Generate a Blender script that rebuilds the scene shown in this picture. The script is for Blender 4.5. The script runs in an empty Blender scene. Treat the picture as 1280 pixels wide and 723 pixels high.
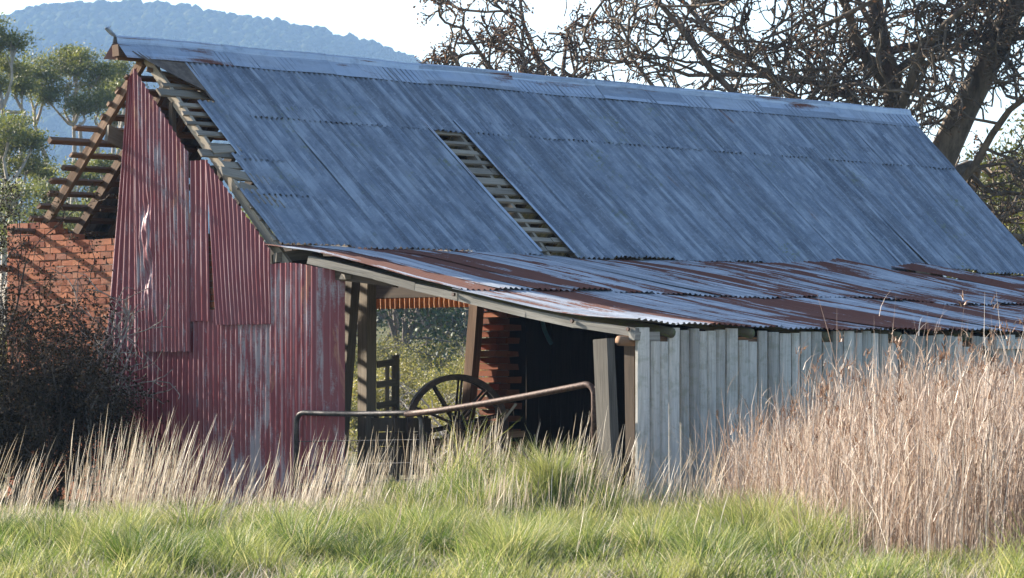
import bpy, math, random, zlib
import numpy as np
from mathutils import Vector, Matrix, Quaternion

random.seed(7)
RNG = np.random.default_rng(7)
SC = bpy.context.scene
COL = SC.collection

# ------------------------------------------------------------------ camera
ZC, FPX, YH = 1.45, 4400.0, 490.0            # eye height, focal length in 1280-px pixels, horizon row
cam_d = bpy.data.cameras.new("camera")
cam_d.sensor_width = 36.0
cam_d.lens = 36.0 * FPX / 1280.0
cam_d.shift_y = (YH - 361.5) / 1280.0
cam_d.clip_start, cam_d.clip_end = 0.5, 9000.0
cam_d.dof.use_dof = True
cam_d.dof.focus_distance = 41.5
cam_d.dof.aperture_fstop = 9.0
cam = bpy.data.objects.new("camera", cam_d)
cam.location = (0, 0, ZC)
cam.rotation_euler = (math.radians(90), 0, 0)
COL.objects.link(cam)
SC.camera = cam

# barn axes: U runs along the ridge (away to the right), V across it towards the front
TH = math.radians(46)
CX, CY = 1.41, 40.0
U = Vector((math.cos(TH), math.sin(TH), 0))
V = Vector((math.sin(TH), -math.cos(TH), 0))
Z = Vector((0, 0, 1))
C0 = Vector((CX, CY, 0))

# ------------------------------------------------------------------ world, sun, exposure
SUN_EL = math.radians(22.5)
sh = (-0.98 * V - 0.20 * U).normalized()                    # horizontal direction towards the sun
sun_dir = Vector((sh.x * math.cos(SUN_EL), sh.y * math.cos(SUN_EL), math.sin(SUN_EL)))
world = bpy.data.worlds.new("World")
SC.world = world
world.use_nodes = True
wn, wl = world.node_tree.nodes, world.node_tree.links
bg = wn.get("Background") or wn.new("ShaderNodeBackground")
sky = wn.new("ShaderNodeTexSky")
sky.sky_type = 'NISHITA'
sky.sun_disc = False
sky.sun_elevation = SUN_EL
sky.sun_rotation = math.atan2(sh.x, sh.y)
sky.air_density = 1.0
sky.dust_density = 1.2
sky.ozone_density = 1.5
wl.new(sky.outputs[0], bg.inputs[0])
bg.inputs[1].default_value = 0.085

sun_d = bpy.data.lights.new("sun", 'SUN')
sun_d.energy = 5.0
sun_d.angle = math.radians(0.53)
sun_d.color = (1.0, 0.90, 0.76)
sun = bpy.data.objects.new("sun", sun_d)
sun.rotation_euler = (-sun_dir).to_track_quat('-Z', 'Y').to_euler()
sun.location = (-30, 40, 40)
COL.objects.link(sun)

SC.view_settings.view_transform = 'Standard'
SC.view_settings.look = 'None'
SC.view_settings.gamma = 1.0
SC.view_settings.exposure = 1.95
SC.view_settings.use_curve_mapping = False
SC.render.engine = 'CYCLES'
SC.cycles.use_denoising = True
SC.cycles.max_bounces = 8
SC.cycles.transparent_max_bounces = 8
SC.cycles.volume_bounces = 0

# ------------------------------------------------------------------ material helpers
PITCH = 0.096                                    # corrugation pitch, metres
class NT:
    def __init__(s, name):
        s.m = bpy.data.materials.new(name)
        s.m.use_nodes = True
        s.t = s.m.node_tree
        s.t.nodes.clear()
        s.out = s.n("ShaderNodeOutputMaterial")
    def n(s, typ, **kw):
        o = s.t.nodes.new(typ)
        for k, v in kw.items():
            setattr(o, k, v)
        return o
    def l(s, a, b):
        s.t.links.new(a, b)
    def setin(s, node, key, val):
        if hasattr(val, 'is_linked') or isinstance(val, bpy.types.NodeSocket):
            s.l(val, node.inputs[key])
        else:
            node.inputs[key].default_value = val
    def mix(s, fac, a, b, blend='MIX'):
        o = s.n("ShaderNodeMix", data_type='RGBA', blend_type=blend)
        for i, v in ((0, fac), (6, a), (7, b)):
            s.setin(o, i, v if not isinstance(v, tuple) else (*v, 1.0)[:4])
        return o.outputs[2]
    def math(s, op, a, b=0.0, clamp=False):
        o = s.n("ShaderNodeMath", operation=op, use_clamp=clamp)
        s.setin(o, 0, a); s.setin(o, 1, b)
        return o.outputs[0]
    def ramp(s, fac, stops, interp='LINEAR'):
        o = s.n("ShaderNodeValToRGB")
        o.color_ramp.interpolation = interp
        e = o.color_ramp.elements
        while len(e) < len(stops):
            e.new(0.5)
        for i, (p, c) in enumerate(stops):
            e[i].position = p
            e[i].color = (c, c, c, 1) if not isinstance(c, tuple) else (*c, 1.0)[:4]
        s.l(fac, o.inputs[0])
        return o.outputs[0]
    def noise(s, vec, scale, detail=4.0, rough=0.55, dist=0.0):
        o = s.n("ShaderNodeTexNoise")
        s.l(vec, o.inputs['Vector'])
        o.inputs['Scale'].default_value = scale
        o.inputs['Detail'].default_value = detail
        o.inputs['Roughness'].default_value = rough
        o.inputs['Distortion'].default_value = dist
        return o.outputs['Fac']
    def scaled(s, vec, sc, off=None):
        o = s.n("ShaderNodeMapping")
        s.l(vec, o.inputs[0])
        o.inputs['Scale'].default_value = sc
        if off is not None:
            s.l(off, o.inputs['Location'])
        return o.outputs[0]
    def uv(s):
        return s.n("ShaderNodeUVMap").outputs[0]
    def pos(s):
        return s.n("ShaderNodeNewGeometry").outputs['Position']
    def island(s):
        return s.n("ShaderNodeNewGeometry").outputs['Random Per Island']
    def objrand(s):
        o = s.n("ShaderNodeSeparateColor")
        s.l(s.n("ShaderNodeObjectInfo").outputs['Color'], o.inputs[0])
        return o.outputs[0]
    def bump(s, h, strength=0.3, dist=0.01):
        o = s.n("ShaderNodeBump")
        o.inputs['Strength'].default_value = strength
        o.inputs['Distance'].default_value = dist
        s.l(h, o.inputs['Height'])
        return o.outputs[0]
    def bsdf(s, col, rough=0.7, metal=0.0, normal=None, spec=0.5):
        o = s.n("ShaderNodeBsdfPrincipled")
        s.setin(o, 'Base Color', col if not isinstance(col, tuple) else (*col, 1.0)[:4])
        s.setin(o, 'Roughness', rough)
        s.setin(o, 'Metallic', metal)
        o.inputs['Specular IOR Level'].default_value = spec
        if normal is not None:
            s.l(normal, o.inputs['Normal'])
        return o.outputs[0]
    def done(s, sh):
        s.l(sh, s.out.inputs[0])
        return s.m

def mat_iron(name, rust_lo, rust_hi, base_a, base_b, lichen=True, metal=0.55, rough=0.36, wide=9.0):
    t = NT(name)
    uv = t.uv()
    r = t.objrand()
    st = t.scaled(uv, (wide, 0.5, 1))          # streaks run down the sheet
    st2 = t.scaled(uv, (30.0, 2.2, 1))
    fine = t.noise(uv, 26.0, 5, 0.7)
    s1, s2 = t.noise(st, 1.0, 5, 0.6, 0.4), t.noise(st2, 1.0, 5, 0.65)
    base = t.mix(t.ramp(s2, [(0.32, 0.0), (0.7, 1.0)]), base_a, base_b)
    base = t.mix(t.math('MULTIPLY', r, 0.5), base, base_b)
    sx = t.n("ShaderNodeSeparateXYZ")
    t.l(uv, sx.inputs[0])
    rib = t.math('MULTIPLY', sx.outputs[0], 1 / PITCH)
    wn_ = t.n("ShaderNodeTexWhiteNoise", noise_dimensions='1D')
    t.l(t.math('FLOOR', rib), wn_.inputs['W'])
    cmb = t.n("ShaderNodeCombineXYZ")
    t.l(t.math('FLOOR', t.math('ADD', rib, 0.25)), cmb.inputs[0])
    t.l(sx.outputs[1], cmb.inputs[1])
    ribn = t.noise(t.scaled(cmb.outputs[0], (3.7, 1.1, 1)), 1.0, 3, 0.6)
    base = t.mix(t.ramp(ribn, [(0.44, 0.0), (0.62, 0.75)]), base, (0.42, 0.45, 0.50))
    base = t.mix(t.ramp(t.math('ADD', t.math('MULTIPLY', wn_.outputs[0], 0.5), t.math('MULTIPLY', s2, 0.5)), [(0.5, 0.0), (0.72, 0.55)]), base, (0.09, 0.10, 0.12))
    base = t.mix(t.ramp(fine, [(0.55, 0.0), (0.72, 0.55)]), base, (0.55, 0.57, 0.60))
    base = t.mix(t.ramp(t.noise(uv, 3.2, 8, 0.8), [(0.50, 0.0), (0.70, 0.5)]), base, (0.085, 0.09, 0.105))
    if lichen:
        li = t.noise(uv, 13.0, 6, 0.75)
        li2 = t.ramp(t.noise(uv, 0.75, 3, 0.6), [(0.56, 0.0), (0.68, 1.0)])
        lf = t.math('MULTIPLY', t.ramp(li, [(0.50, 0.0), (0.60, 0.9)]), li2)
        base = t.mix(lf, base, (0.17, 0.19, 0.09))
    rs = t.math('ADD', t.math('MULTIPLY', s1, 0.78), t.math('MULTIPLY', t.math('ADD', t.math('MULTIPLY', fine, .5), t.math('MULTIPLY', s2, .5)), 0.22))
    rs = t.math('ADD', rs, t.math('MULTIPLY', t.math('SUBTRACT', r, 0.5), 0.16))
    rf = t.ramp(rs, [(rust_lo, 0.0), (rust_hi, 1.0)])
    rust = t.mix(t.noise(st2, 2.0, 4, 0.6), (0.065, 0.020, 0.013), (0.16, 0.050, 0.028))
    col = t.mix(rf, base, rust)
    me = t.math('MULTIPLY', t.math('SUBTRACT', 1.0, rf, True), metal)
    ro = t.math('ADD', t.math('MULTIPLY', rf, 0.4), t.math('ADD', rough, t.math('MULTIPLY', fine, 0.15)), True)
    return t.done(t.bsdf(col, ro, me, t.bump(fine, 0.15, 0.004)))

def mat_red():
    t = NT("red_painted_iron")
    uv, r = t.uv(), t.objrand()
    st = t.noise(t.scaled(uv, (10.0, 1.0, 1)), 1.0, 7, 0.72, 0.3)
    st2 = t.noise(t.scaled(uv, (26.0, 2.5, 1)), 1.0, 5, 0.65)
    big = t.noise(t.scaled(uv, (1.6, 0.8, 1)), 1.0, 4, 0.55)
    fine = t.noise(uv, 40.0, 5, 0.7)
    red = t.mix(st2, (0.135, 0.010, 0.022), (0.235, 0.026, 0.040))
    red = t.mix(t.math('MULTIPLY', r, 0.4), red, (0.22, 0.042, 0.056))
    red = t.mix(t.ramp(big, [(0.45, 0.0), (0.75, 0.5)]), red, (0.19, 0.075, 0.095))
    w = t.math('ADD', t.math('MULTIPLY', st, 0.6), t.math('ADD', t.math('MULTIPLY', big, 0.3), t.math('MULTIPLY', fine, 0.12)))
    w = t.math('ADD', w, t.math('MULTIPLY', t.math('SUBTRACT', r, 0.5), 0.22))
    worn = t.ramp(w, [(0.565, 0.0), (0.63, 0.85)])
    col = t.mix(worn, red, t.mix(st2, (0.22, 0.20, 0.23), (0.36, 0.35, 0.38)))
    # primer and rust where the paint has peeled, sunlit glints painted pale along the rib crests
    pe = t.noise(t.scaled(uv, (2.4, 0.55, 1)), 1.0, 6, 0.7, 0.5)
    col = t.mix(t.ramp(pe, [(0.61, 0.0), (0.66, 0.85)]), col, t.mix(fine, (0.26, 0.085, 0.05), (0.40, 0.19, 0.13)))
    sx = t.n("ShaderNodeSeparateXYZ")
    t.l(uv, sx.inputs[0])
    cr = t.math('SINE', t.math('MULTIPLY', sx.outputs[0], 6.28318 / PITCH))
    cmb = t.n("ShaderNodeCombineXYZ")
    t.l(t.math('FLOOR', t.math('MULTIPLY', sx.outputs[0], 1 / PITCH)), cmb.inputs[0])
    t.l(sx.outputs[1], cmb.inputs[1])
    glint_n = t.noise(t.scaled(cmb.outputs[0], (5.3, 0.8, 1)), 1.0, 4, 0.65)
    crest_glint = t.math('MULTIPLY', t.ramp(cr, [(0.72, 0.0), (0.98, 1.0)]), t.ramp(glint_n, [(0.42, 0.0), (0.62, 0.75)]))
    col = t.mix(crest_glint, col, (0.50, 0.34, 0.35))
    ro = t.math('ADD', 0.27, t.math('MULTIPLY', fine, 0.2))
    return t.done(t.bsdf(col, ro, t.math('MULTIPLY', worn, 0.35), t.bump(fine, 0.12, 0.003)))

def mat_timber(name, a, b, dark=(0.05, 0.042, 0.036), moss=0.0):
    t = NT(name)
    uv, isl, r = t.uv(), t.island(), t.objrand()
    g = t.noise(t.scaled(uv, (45.0, 1.6, 1)), 1.0, 6, 0.65, 0.6)
    g2 = t.noise(t.scaled(uv, (110.0, 2.5, 1)), 1.0, 4, 0.6)
    big = t.noise(t.scaled(uv, (3.0, 1.2, 1)), 1.0, 4, 0.6)
    c = t.mix(t.ramp(g, [(0.3, 0.0), (0.7, 1.0)]), a, b)
    c = t.mix(t.ramp(g2, [(0.60, 0.0), (0.72, 0.7)]), c, dark)
    tone = t.ramp(t.math('FRACT', t.math('ADD', isl, r)), [(0.0, 0.62), (1.0, 1.2)])
    c = t.mix(1.0, c, tone, 'MULTIPLY')
    c = t.mix(t.ramp(big, [(0.55, 0.0), (0.8, 0.55)]), c, dark)
    if moss:
        mo = t.ramp(t.noise(uv, 7.0, 5, 0.7), [(0.5, 0.0), (0.62, moss)])
        c = t.mix(mo, c, (0.11, 0.13, 0.05))
    h = t.math('ADD', g, t.math('MULTIPLY', g2, 0.5))
    return t.done(t.bsdf(c, 0.85, 0.0, t.bump(h, 0.5, 0.006), 0.25))

def mat_brick():
    t = NT("old_brick")
    isl = t.island()
    p = t.pos()
    fine = t.noise(p, 38.0, 5, 0.7)
    c = t.ramp(isl, [(0.0, (0.17, 0.052, 0.030)), (0.4, (0.27, 0.088, 0.044)), (0.75, (0.36, 0.135, 0.068)), (1.0, (0.19, 0.078, 0.052))])
    c = t.mix(t.ramp(fine, [(0.5, 0.0), (0.75, 0.6)]), c, (0.14, 0.06, 0.045))
    c = t.mix(t.ramp(t.noise(p, 2.6, 4, 0.6), [(0.52, 0.0), (0.75, 0.55)]), c, (0.28, 0.20, 0.15))
    return t.done(t.bsdf(c, 0.9, 0.0, t.bump(fine, 0.5, 0.006), 0.2))

def mat_plain(name, a, b, scale=12.0, rough=0.8, metal=0.0, bump=0.3):
    t = NT(name)
    n = t.noise(t.pos(), scale, 5, 0.65)
    c = t.mix(t.ramp(n, [(0.35, 0.0), (0.65, 1.0)]), a, b)
    return t.done(t.bsdf(c, rough, metal, t.bump(n, bump, 0.01), 0.3))

def mat_leaf(name, stops, transl=0.35, patch=None, patch_scale=0.6, rough=0.55, spec=0.3, tr_tint=(1.25, 1.3, 0.6)):
    """each leaf or blade takes a tone of its own; light passes through it"""
    t = NT(name)
    c = t.ramp(t.island(), stops)
    if patch is not None:
        n = t.noise(t.pos(), patch_scale, 3, 0.55)
        c = t.mix(t.ramp(n, [(0.42, 0.0), (0.64, 0.85)]), c, patch)
    a = t.bsdf(c, rough, 0.0, None, spec)
    tr = t.n("ShaderNodeBsdfTranslucent")
    t.l(t.mix(1.0, c, tr_tint, 'MULTIPLY'), tr.inputs[0])
    m = t.n("ShaderNodeMixShader")
    m.inputs[0].default_value = transl
    t.l(a, m.inputs[1]); t.l(tr.outputs[0], m.inputs[2])
    return t.done(m.outputs[0])

def mat_bark(name, a, b, scale=6.0):
    t = NT(name)
    p = t.scaled(t.pos(), (1, 1, 0.3))
    n = t.noise(p, scale, 6, 0.7)
    c = t.mix(t.ramp(n, [(0.35, 0.0), (0.65, 1.0)]), a, b)
    return t.done(t.bsdf(c, 0.9, 0.0, t.bump(n, 0.7, 0.03), 0.2))

def mat_ground():
    t = NT("pasture_soil")
    p = t.pos()
    n, n2 = t.noise(p, 0.35, 5, 0.6), t.noise(p, 6.0, 5, 0.7)
    c = t.mix(t.ramp(n, [(0.4, 0.0), (0.6, 1.0)]), (0.075, 0.085, 0.03), (0.13, 0.115, 0.06))
    c = t.mix(t.ramp(n2, [(0.45, 0.0), (0.7, 0.7)]), c, (0.07, 0.055, 0.035))
    return t.done(t.bsdf(c, 0.95, 0.0, t.bump(n2, 0.6, 0.05), 0.1))

M = dict(
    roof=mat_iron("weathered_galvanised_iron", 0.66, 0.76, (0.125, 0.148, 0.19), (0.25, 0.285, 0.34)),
    lean=mat_iron("rusting_galvanised_iron", 0.475, 0.525, (0.19, 0.215, 0.25), (0.34, 0.37, 0.42), lichen=False, metal=.3, rough=.48, wide=3.6),
    cap=mat_iron("ridge_iron", 0.60, 0.68, (0.28, 0.33, 0.41), (0.40, 0.46, 0.55), lichen=False),
    rust=mat_iron("rusted_iron", 0.30, 0.42, (0.20, 0.19, 0.18), (0.26, 0.22, 0.2), lichen=False, metal=0.2),
    orange=mat_plain('orange_rusted_iron', (0.36, 0.15, 0.06), (0.50, 0.25, 0.11), 25, .8),
    flap=mat_plain('brown_stained_iron', (0.075, 0.055, 0.043), (0.15, 0.115, 0.09), 9, .8),
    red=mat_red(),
    slab=mat_timber("grey_split_timber", (0.33, 0.32, 0.295), (0.54, 0.525, 0.49), (0.11, 0.105, 0.095), 0.25),
    oldpost=mat_timber('cracked_post_timber', (0.06, 0.055, 0.047), (0.15, 0.14, 0.122)),
    grey=mat_timber('grey_hardwood', (0.13, 0.125, 0.11), (0.26, 0.25, 0.23)),
    wood=mat_timber("weathered_hardwood", (0.20, 0.165, 0.125), (0.36, 0.31, 0.245)),
    batten=mat_timber("pale_batten_timber", (0.17, 0.145, 0.115), (0.30, 0.26, 0.21)),
    dark=mat_timber("dark_beam_timber", (0.06, 0.045, 0.034), (0.12, 0.09, 0.065)),
    shadeboard=mat_timber("shade_dark_boards", (0.016, 0.010, 0.007), (0.034, 0.022, 0.015), (0.008, 0.006, 0.005)),  # inner wall coloured near black to stand in for the interior shade
    mossy=mat_timber("mossy_pole_timber", (0.07, 0.065, 0.045), (0.13, 0.12, 0.08), moss=0.9),
    brown=mat_timber("brown_post_timber", (0.13, 0.075, 0.045), (0.24, 0.15, 0.095)),
    brick=mat_brick(),
    mortar=mat_plain("lime_mortar", (0.20, 0.15, 0.115), (0.28, 0.23, 0.18), 20),
    pipe=mat_plain("rusty_pipe", (0.030, 0.017, 0.013), (0.10, 0.060, 0.048), 26, 0.6, 0.3),
    greypipe=mat_plain("grey_pipe", (0.04, 0.037, 0.035), (0.11, 0.10, 0.095), 14, 0.5, 0.5),
    iron=mat_plain("dark_cast_iron", (0.025, 0.02, 0.018), (0.07, 0.045, 0.035), 14, 0.6, 0.4),
    hose=mat_plain("faded_blue_hose", (0.06, 0.16, 0.22), (0.09, 0.22, 0.28), 10, 0.5),
    ground=mat_ground(),
)

# ------------------------------------------------------------------ object helpers
def tag(o, label=None, cat=None, group=None, kind=None):
    for k, v in (('label', label), ('category', cat), ('group', group), ('kind', kind)):
        if v:
            o[k] = v
    return o

def thing(name, loc, label, cat, group=None):
    o = bpy.data.objects.new(name, None)
    o.empty_display_size = 0.3
    o.location = loc
    COL.objects.link(o)
    return tag(o, label, cat, group)

def world_loc(o):
    p = Vector(o.location)
    while o.parent:
        o = o.parent
        p = p + Vector(o.location)
    return p

def link(me, name, mat, parent=None, smooth=False):
    """link a mesh given in world coordinates; its origin goes to the middle of its bounds"""
    n = len(me.vertices)
    co = np.empty(n * 3, dtype=np.float32)
    me.vertices.foreach_get('co', co)
    co = co.reshape(-1, 3)
    c = (co.min(0) + co.max(0)) / 2
    co -= c
    me.vertices.foreach_set('co', co.ravel())
    if mat is not None:
        me.materials.append(mat)
    if smooth:
        me.polygons.foreach_set('use_smooth', np.ones(len(me.polygons), dtype=bool))
    me.update()
    o = bpy.data.objects.new(name, me)
    loc = Vector(c.tolist())
    if parent is not None:
        o.parent = parent
        loc = loc - world_loc(parent)
    o.location = loc
    o.color = (random.random(), random.random(), random.random(), 1)
    COL.objects.link(o)
    return o

class MB:
    def __init__(s):
        s.v, s.f, s.u = [], [], []
    def quad(s, idx, uvs):
        s.f.append(idx); s.u.extend(uvs)
    def beam(s, p0, p1, w, h, up=None, tw=1.0, rough=0.0):
        """a squared timber from p0 to p1, w wide and h deep; rough jitters its corners"""
        p0, p1 = Vector(p0), Vector(p1)
        d = (p1 - p0)
        L = d.length
        d.normalize()
        up = Vector(up) if up is not None else (Z if abs(d.z) < 0.9 else U)
        a = d.cross(up).normalized()
        b = a.cross(d).normalized()
        base = len(s.v)
        nseg = max(1, int(L / 0.9)) if rough else 1
        ou, ov = random.random() * 9, random.random() * 9
        for i in range(nseg + 1):
            k = i / nseg
            c = p0.lerp(p1, k)
            f = 1 + (tw - 1) * k
            for sx, sy in ((-1, -1), (1, -1), (1, 1), (-1, 1)):
                j = [random.uniform(-rough, rough) for _ in range(3)]
                s.v.append(c + a * (sx * w / 2 * f + j[0]) + b * (sy * h / 2 * f + j[1]) + d * (j[2] * 1.5))
        for i in range(nseg):
            x = base + i * 4
            for q in range(4):
                n = (q + 1) % 4
                wd = (w if q % 2 == 0 else h)
                l0, l1 = L * i / nseg + ov, L * (i + 1) / nseg + ov
                uu = ou + q * 0.37
                s.quad((x + q, x + n, x + 4 + n, x + 4 + q), [(uu, l0), (uu + wd, l0), (uu + wd, l1), (uu, l1)])
        s.quad((base + 3, base + 2, base + 1, base), [(ou, ov), (ou + w, ov), (ou + w, ov + h * .1), (ou, ov + h * .1)])
        x = base + nseg * 4
        s.quad((x, x + 1, x + 2, x + 3), [(ou, ov), (ou + w, ov), (ou + w, ov + h * .1), (ou, ov + h * .1)])
    def slab(s, p0, p1, w, h):
        """a split slab, flat behind and rounded in front (towards V), with a slightly wandering edge"""
        base, n = len(s.v), 5
        prof = [(-.5, -.5), (.5, -.5), (.5, .02), (.36, .36), (.14, .5), (-.14, .48), (-.36, .34), (-.5, .0)]
        ou, ov = random.random() * 9, random.random() * 9
        k = len(prof)
        for i in range(n + 1):
            c = p0.lerp(p1, i / n) + U * random.uniform(-.004, .004) + V * random.uniform(-.004, .004)
            ww = w * random.uniform(.95, 1.02)
            for a, b in prof:
                s.v.append(c + U * (a * ww) + V * (b * h))
        L = (p1 - p0).length
        for i in range(n):
            for q in range(k):
                q2 = (q + 1) % k
                x = base + i * k
                s.quad((x + q, x + q2, x + k + q2, x + k + q), [(ou + q * .03, ov + L * i / n), (ou + q * .03 + .03, ov + L * i / n), (ou + q * .03 + .03, ov + L * (i + 1) / n), (ou + q * .03, ov + L * (i + 1) / n)])
        x = base + n * k
        s.quad(tuple(x + q for q in range(k)), [(ou + a * w, ov + b * h) for a, b in prof])
    def box(s, c, sx, sy, sz, ax=None, ay=None, az=None, jit=0.0):
        ax, ay, az = ax or U, ay or V, az or Z
        base = len(s.v)
        c = Vector(c)
        for k in (-1, 1):
            for j, i in ((-1, -1), (-1, 1), (1, 1), (1, -1)):
                s.v.append(c + ax * (i * sx / 2 + random.uniform(-jit, jit)) + ay * (j * sy / 2 + random.uniform(-jit, jit)) + az * (k * sz / 2 + random.uniform(-jit, jit)))
        for f in ((3, 2, 1, 0), (4, 5, 6, 7), (0, 1, 5, 4), (1, 2, 6, 5), (2, 3, 7, 6), (3, 0, 4, 7)):
            s.quad(tuple(base + k for k in f), [(0, 0), (sx, 0), (sx, sz), (0, sz)])
    def tube(s, pts, radii, sides=6, cap=True):
        pts = [Vector(p) for p in pts]
        base = len(s.v)
        n = len(pts)
        t0 = (pts[1] - pts[0]).normalized()
        a = t0.cross(Z if abs(t0.z) < 0.9 else Vector((1, 0, 0))).normalized()
        L = 0
        ls = []
        for i, p in enumerate(pts):
            t = (pts[min(i + 1, n - 1)] - pts[max(i - 1, 0)]).normalized()
            a = (a - t * a.dot(t)).normalized()
            b = t.cross(a)
            r = radii[i] if hasattr(radii, '__len__') else radii
            if i:
                L += (p - pts[i - 1]).length
            ls.append(L)
            for k in range(sides):
                an = 2 * math.pi * k / sides
                s.v.append(p + a * (math.cos(an) * r) + b * (math.sin(an) * r))
        for i in range(n - 1):
            for k in range(sides):
                k2 = (k + 1) % sides
                s.quad((base + i * sides + k, base + i * sides + k2, base + (i + 1) * sides + k2, base + (i + 1) * sides + k),
                       [(k * .1, ls[i]), (k * .1 + .1, ls[i]), (k * .1 + .1, ls[i + 1]), (k * .1, ls[i + 1])])
        if cap:
            s.quad(tuple(base + k for k in reversed(range(sides))), [(0.1 * math.cos(k), 0.1 * math.sin(k)) for k in range(sides)])
            s.quad(tuple(base + (n - 1) * sides + k for k in range(sides)), [(0.1 * math.cos(k), 0.1 * math.sin(k)) for k in range(sides)])
    def build(s, name, mat, parent=None, smooth=False):
        me = bpy.data.meshes.new(name)
        me.from_pydata([tuple(v) for v in s.v], [], s.f)
        uvl = me.uv_layers.new(name="UVMap")
        uvl.data.foreach_set('uv', np.array(s.u, dtype=np.float32).ravel())
        return link(me, name, mat, parent, smooth)

def np_mesh(name, verts, quads, mat, parent=None, smooth=False):
    verts = np.asarray(verts, dtype=np.float32).reshape(-1, 3)
    quads = np.asarray(quads, dtype=np.int32)
    k = quads.shape[1]
    me = bpy.data.meshes.new(name)
    me.vertices.add(len(verts))
    me.vertices.foreach_set('co', verts.ravel())
    me.loops.add(quads.size)
    me.loops.foreach_set('vertex_index', quads.ravel())
    me.polygons.add(len(quads))
    me.polygons.foreach_set('loop_start', np.arange(0, quads.size, k, dtype=np.int32))
    me.polygons.foreach_set('loop_total', np.full(len(quads), k, dtype=np.int32))
    me.update(calc_edges=True)
    me.validate()
    return link(me, name, mat, parent, smooth)

def B(u, v, z):
    """barn coordinates to the world"""
    return C0 + U * u + V * v + Z * z

# ------------------------------------------------------------------ ground
def wob(x, y, s, seed):
    r = np.random.default_rng(seed)
    o = 0
    for k in range(5):
        a, ph = r.uniform(0, 6.28), r.uniform(0, 6.28)
        fr = s * r.uniform(0.6, 1.7)
        o = o + np.sin((x * math.cos(a) + y * math.sin(a)) * fr + ph)
    return o / 5

def gz(x, y):
    x, y = np.asarray(x, float), np.asarray(y, float)
    z = 0.42 * np.exp(-((x + 0.5) / 1.9) ** 2 - ((y - 41.3) / 1.9) ** 2)
    z = z + 0.46 * np.exp(-((x - 0.25) / 1.0) ** 2 - ((y - 39.3) / 0.9) ** 2)
    z = z + 0.04 * wob(x, y, 1.1, 3)
    t = np.clip((y - 62) / 140.0, 0, None)
    z = z + 7.0 * np.minimum(t, 1.0) ** 1.2 * (1 + 0.12 * wob(x, y, 0.06, 5))
    return z

gx = np.concatenate([np.linspace(-2600, -60, 24), np.linspace(-50, -12, 20), np.linspace(-11, 13, 97), np.linspace(14, 60, 24), np.linspace(75, 2600, 24)])
gy = np.concatenate([np.linspace(-60, 22, 12), np.linspace(24, 48, 97), np.linspace(49, 110, 50), np.linspace(115, 260, 30), np.linspace(300, 3800, 26)])
GX, GY = np.meshgrid(gx, gy)
GZ = gz(GX, GY)
W_, H_ = len(gx), len(gy)
ii = np.arange((H_ - 1) * W_).reshape(H_ - 1, W_)[:, :-1].ravel()
np_mesh("ground", np.stack([GX, GY, GZ], -1), np.stack([ii, ii + 1, ii + W_ + 1, ii + W_], -1), M['ground'], smooth=True)
tag(bpy.data.objects["ground"], kind='structure')

# ------------------------------------------------------------------ far hill with its forest
HP = np.array([(-900, 150), (-500, 90), (-200, 48), (0, 24), (60, 10), (120, 4), (180, 4), (230, 10), (300, 20), (350, 29), (400, 37), (450, 51), (500, 68), (560, 88),
               (640, 124), (760, 175), (900, 215), (1100, 255), (1400, 300), (2200, 380)], float)
HY = 2500.0
HX, HZ = (HP[:, 0] - 640) * HY / FPX, ZC + (YH - HP[:, 1]) * HY / FPX - 7
def hill_z(x, y):
    top = np.interp(x, HX, HZ)
    k = (y - HY) / 800.0
    g = np.where(k < 0, 1 - (np.clip(-k, 0, 1)) ** 1.25, 1 - 0.35 * np.clip(k, 0, 1.4) ** 1.5)
    gully = wob(x, y * 0.25, 0.045, 9) * 9 + wob(x, y * 0.3, 0.016, 10) * 14
    return np.maximum(top * g + gully * np.clip(-k * 2.5, 0, 1) * np.clip((1 + k) * 4, 0, 1), -3)
hx, hy = np.linspace(-1000, 1000, 161), np.linspace(1650, 3500, 90)
X_, Y_ = np.meshgrid(hx, hy)
W_, H_ = len(hx), len(hy)
ii = np.arange((H_ - 1) * W_).reshape(H_ - 1, W_)[:, :-1].ravel()
hill = np_mesh("hill", np.stack([X_, Y_, hill_z(X_, Y_)], -1), np.stack([ii, ii + 1, ii + W_ + 1, ii + W_], -1),
               mat_plain("hill_soil", (0.03, 0.04, 0.018), (0.055, 0.055, 0.03), 0.02), smooth=True)
tag(hill, kind='structure')

import bmesh
def ico(sub):
    bm = bmesh.new()
    bmesh.ops.create_icosphere(bm, subdivisions=sub, radius=1)
    v = np.array([x.co[:] for x in bm.verts]); f = np.array([[q.index for q in p.verts] for p in bm.faces])
    bm.free()
    return v, f
iv, iff = ico(2)
n = 26000
tx = RNG.uniform(-400, 60, n)
ty = RNG.uniform(1780, 2530, n)
tz = hill_z(tx, ty)
keep = tz > 40
tx, ty, tz = tx[keep], ty[keep], tz[keep]
n = len(tx)
rad = RNG.uniform(2.0, 4.2, n) * RNG.choice([0.75, 1.0, 1.25], n)
vv = iv[None] * (1 + RNG.uniform(-0.16, 0.16, (n, len(iv), 1)))
vv = vv * rad[:, None, None] * np.stack([np.ones(n), np.ones(n), RNG.uniform(0.8, 1.3, n)], -1)[:, None, :]
vv = vv + np.stack([tx, ty, tz + rad * 0.9], -1)[:, None, :]
ff = iff[None] + (np.arange(n) * len(iv))[:, None, None]
fo = np_mesh("forest", vv, ff.reshape(-1, 3), mat_leaf("hill_forest_leaves", [(0.0, (0.018, 0.030, 0.014)), (0.6, (0.036, 0.048, 0.020)), (1.0, (0.066, 0.070, 0.030))], 0.1, (0.018, 0.028, 0.014), 0.012, rough=.95, spec=.0), smooth=True)
tag(fo, "far eucalypt forest covering the blue hazy hill", "forest", kind='stuff')
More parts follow.
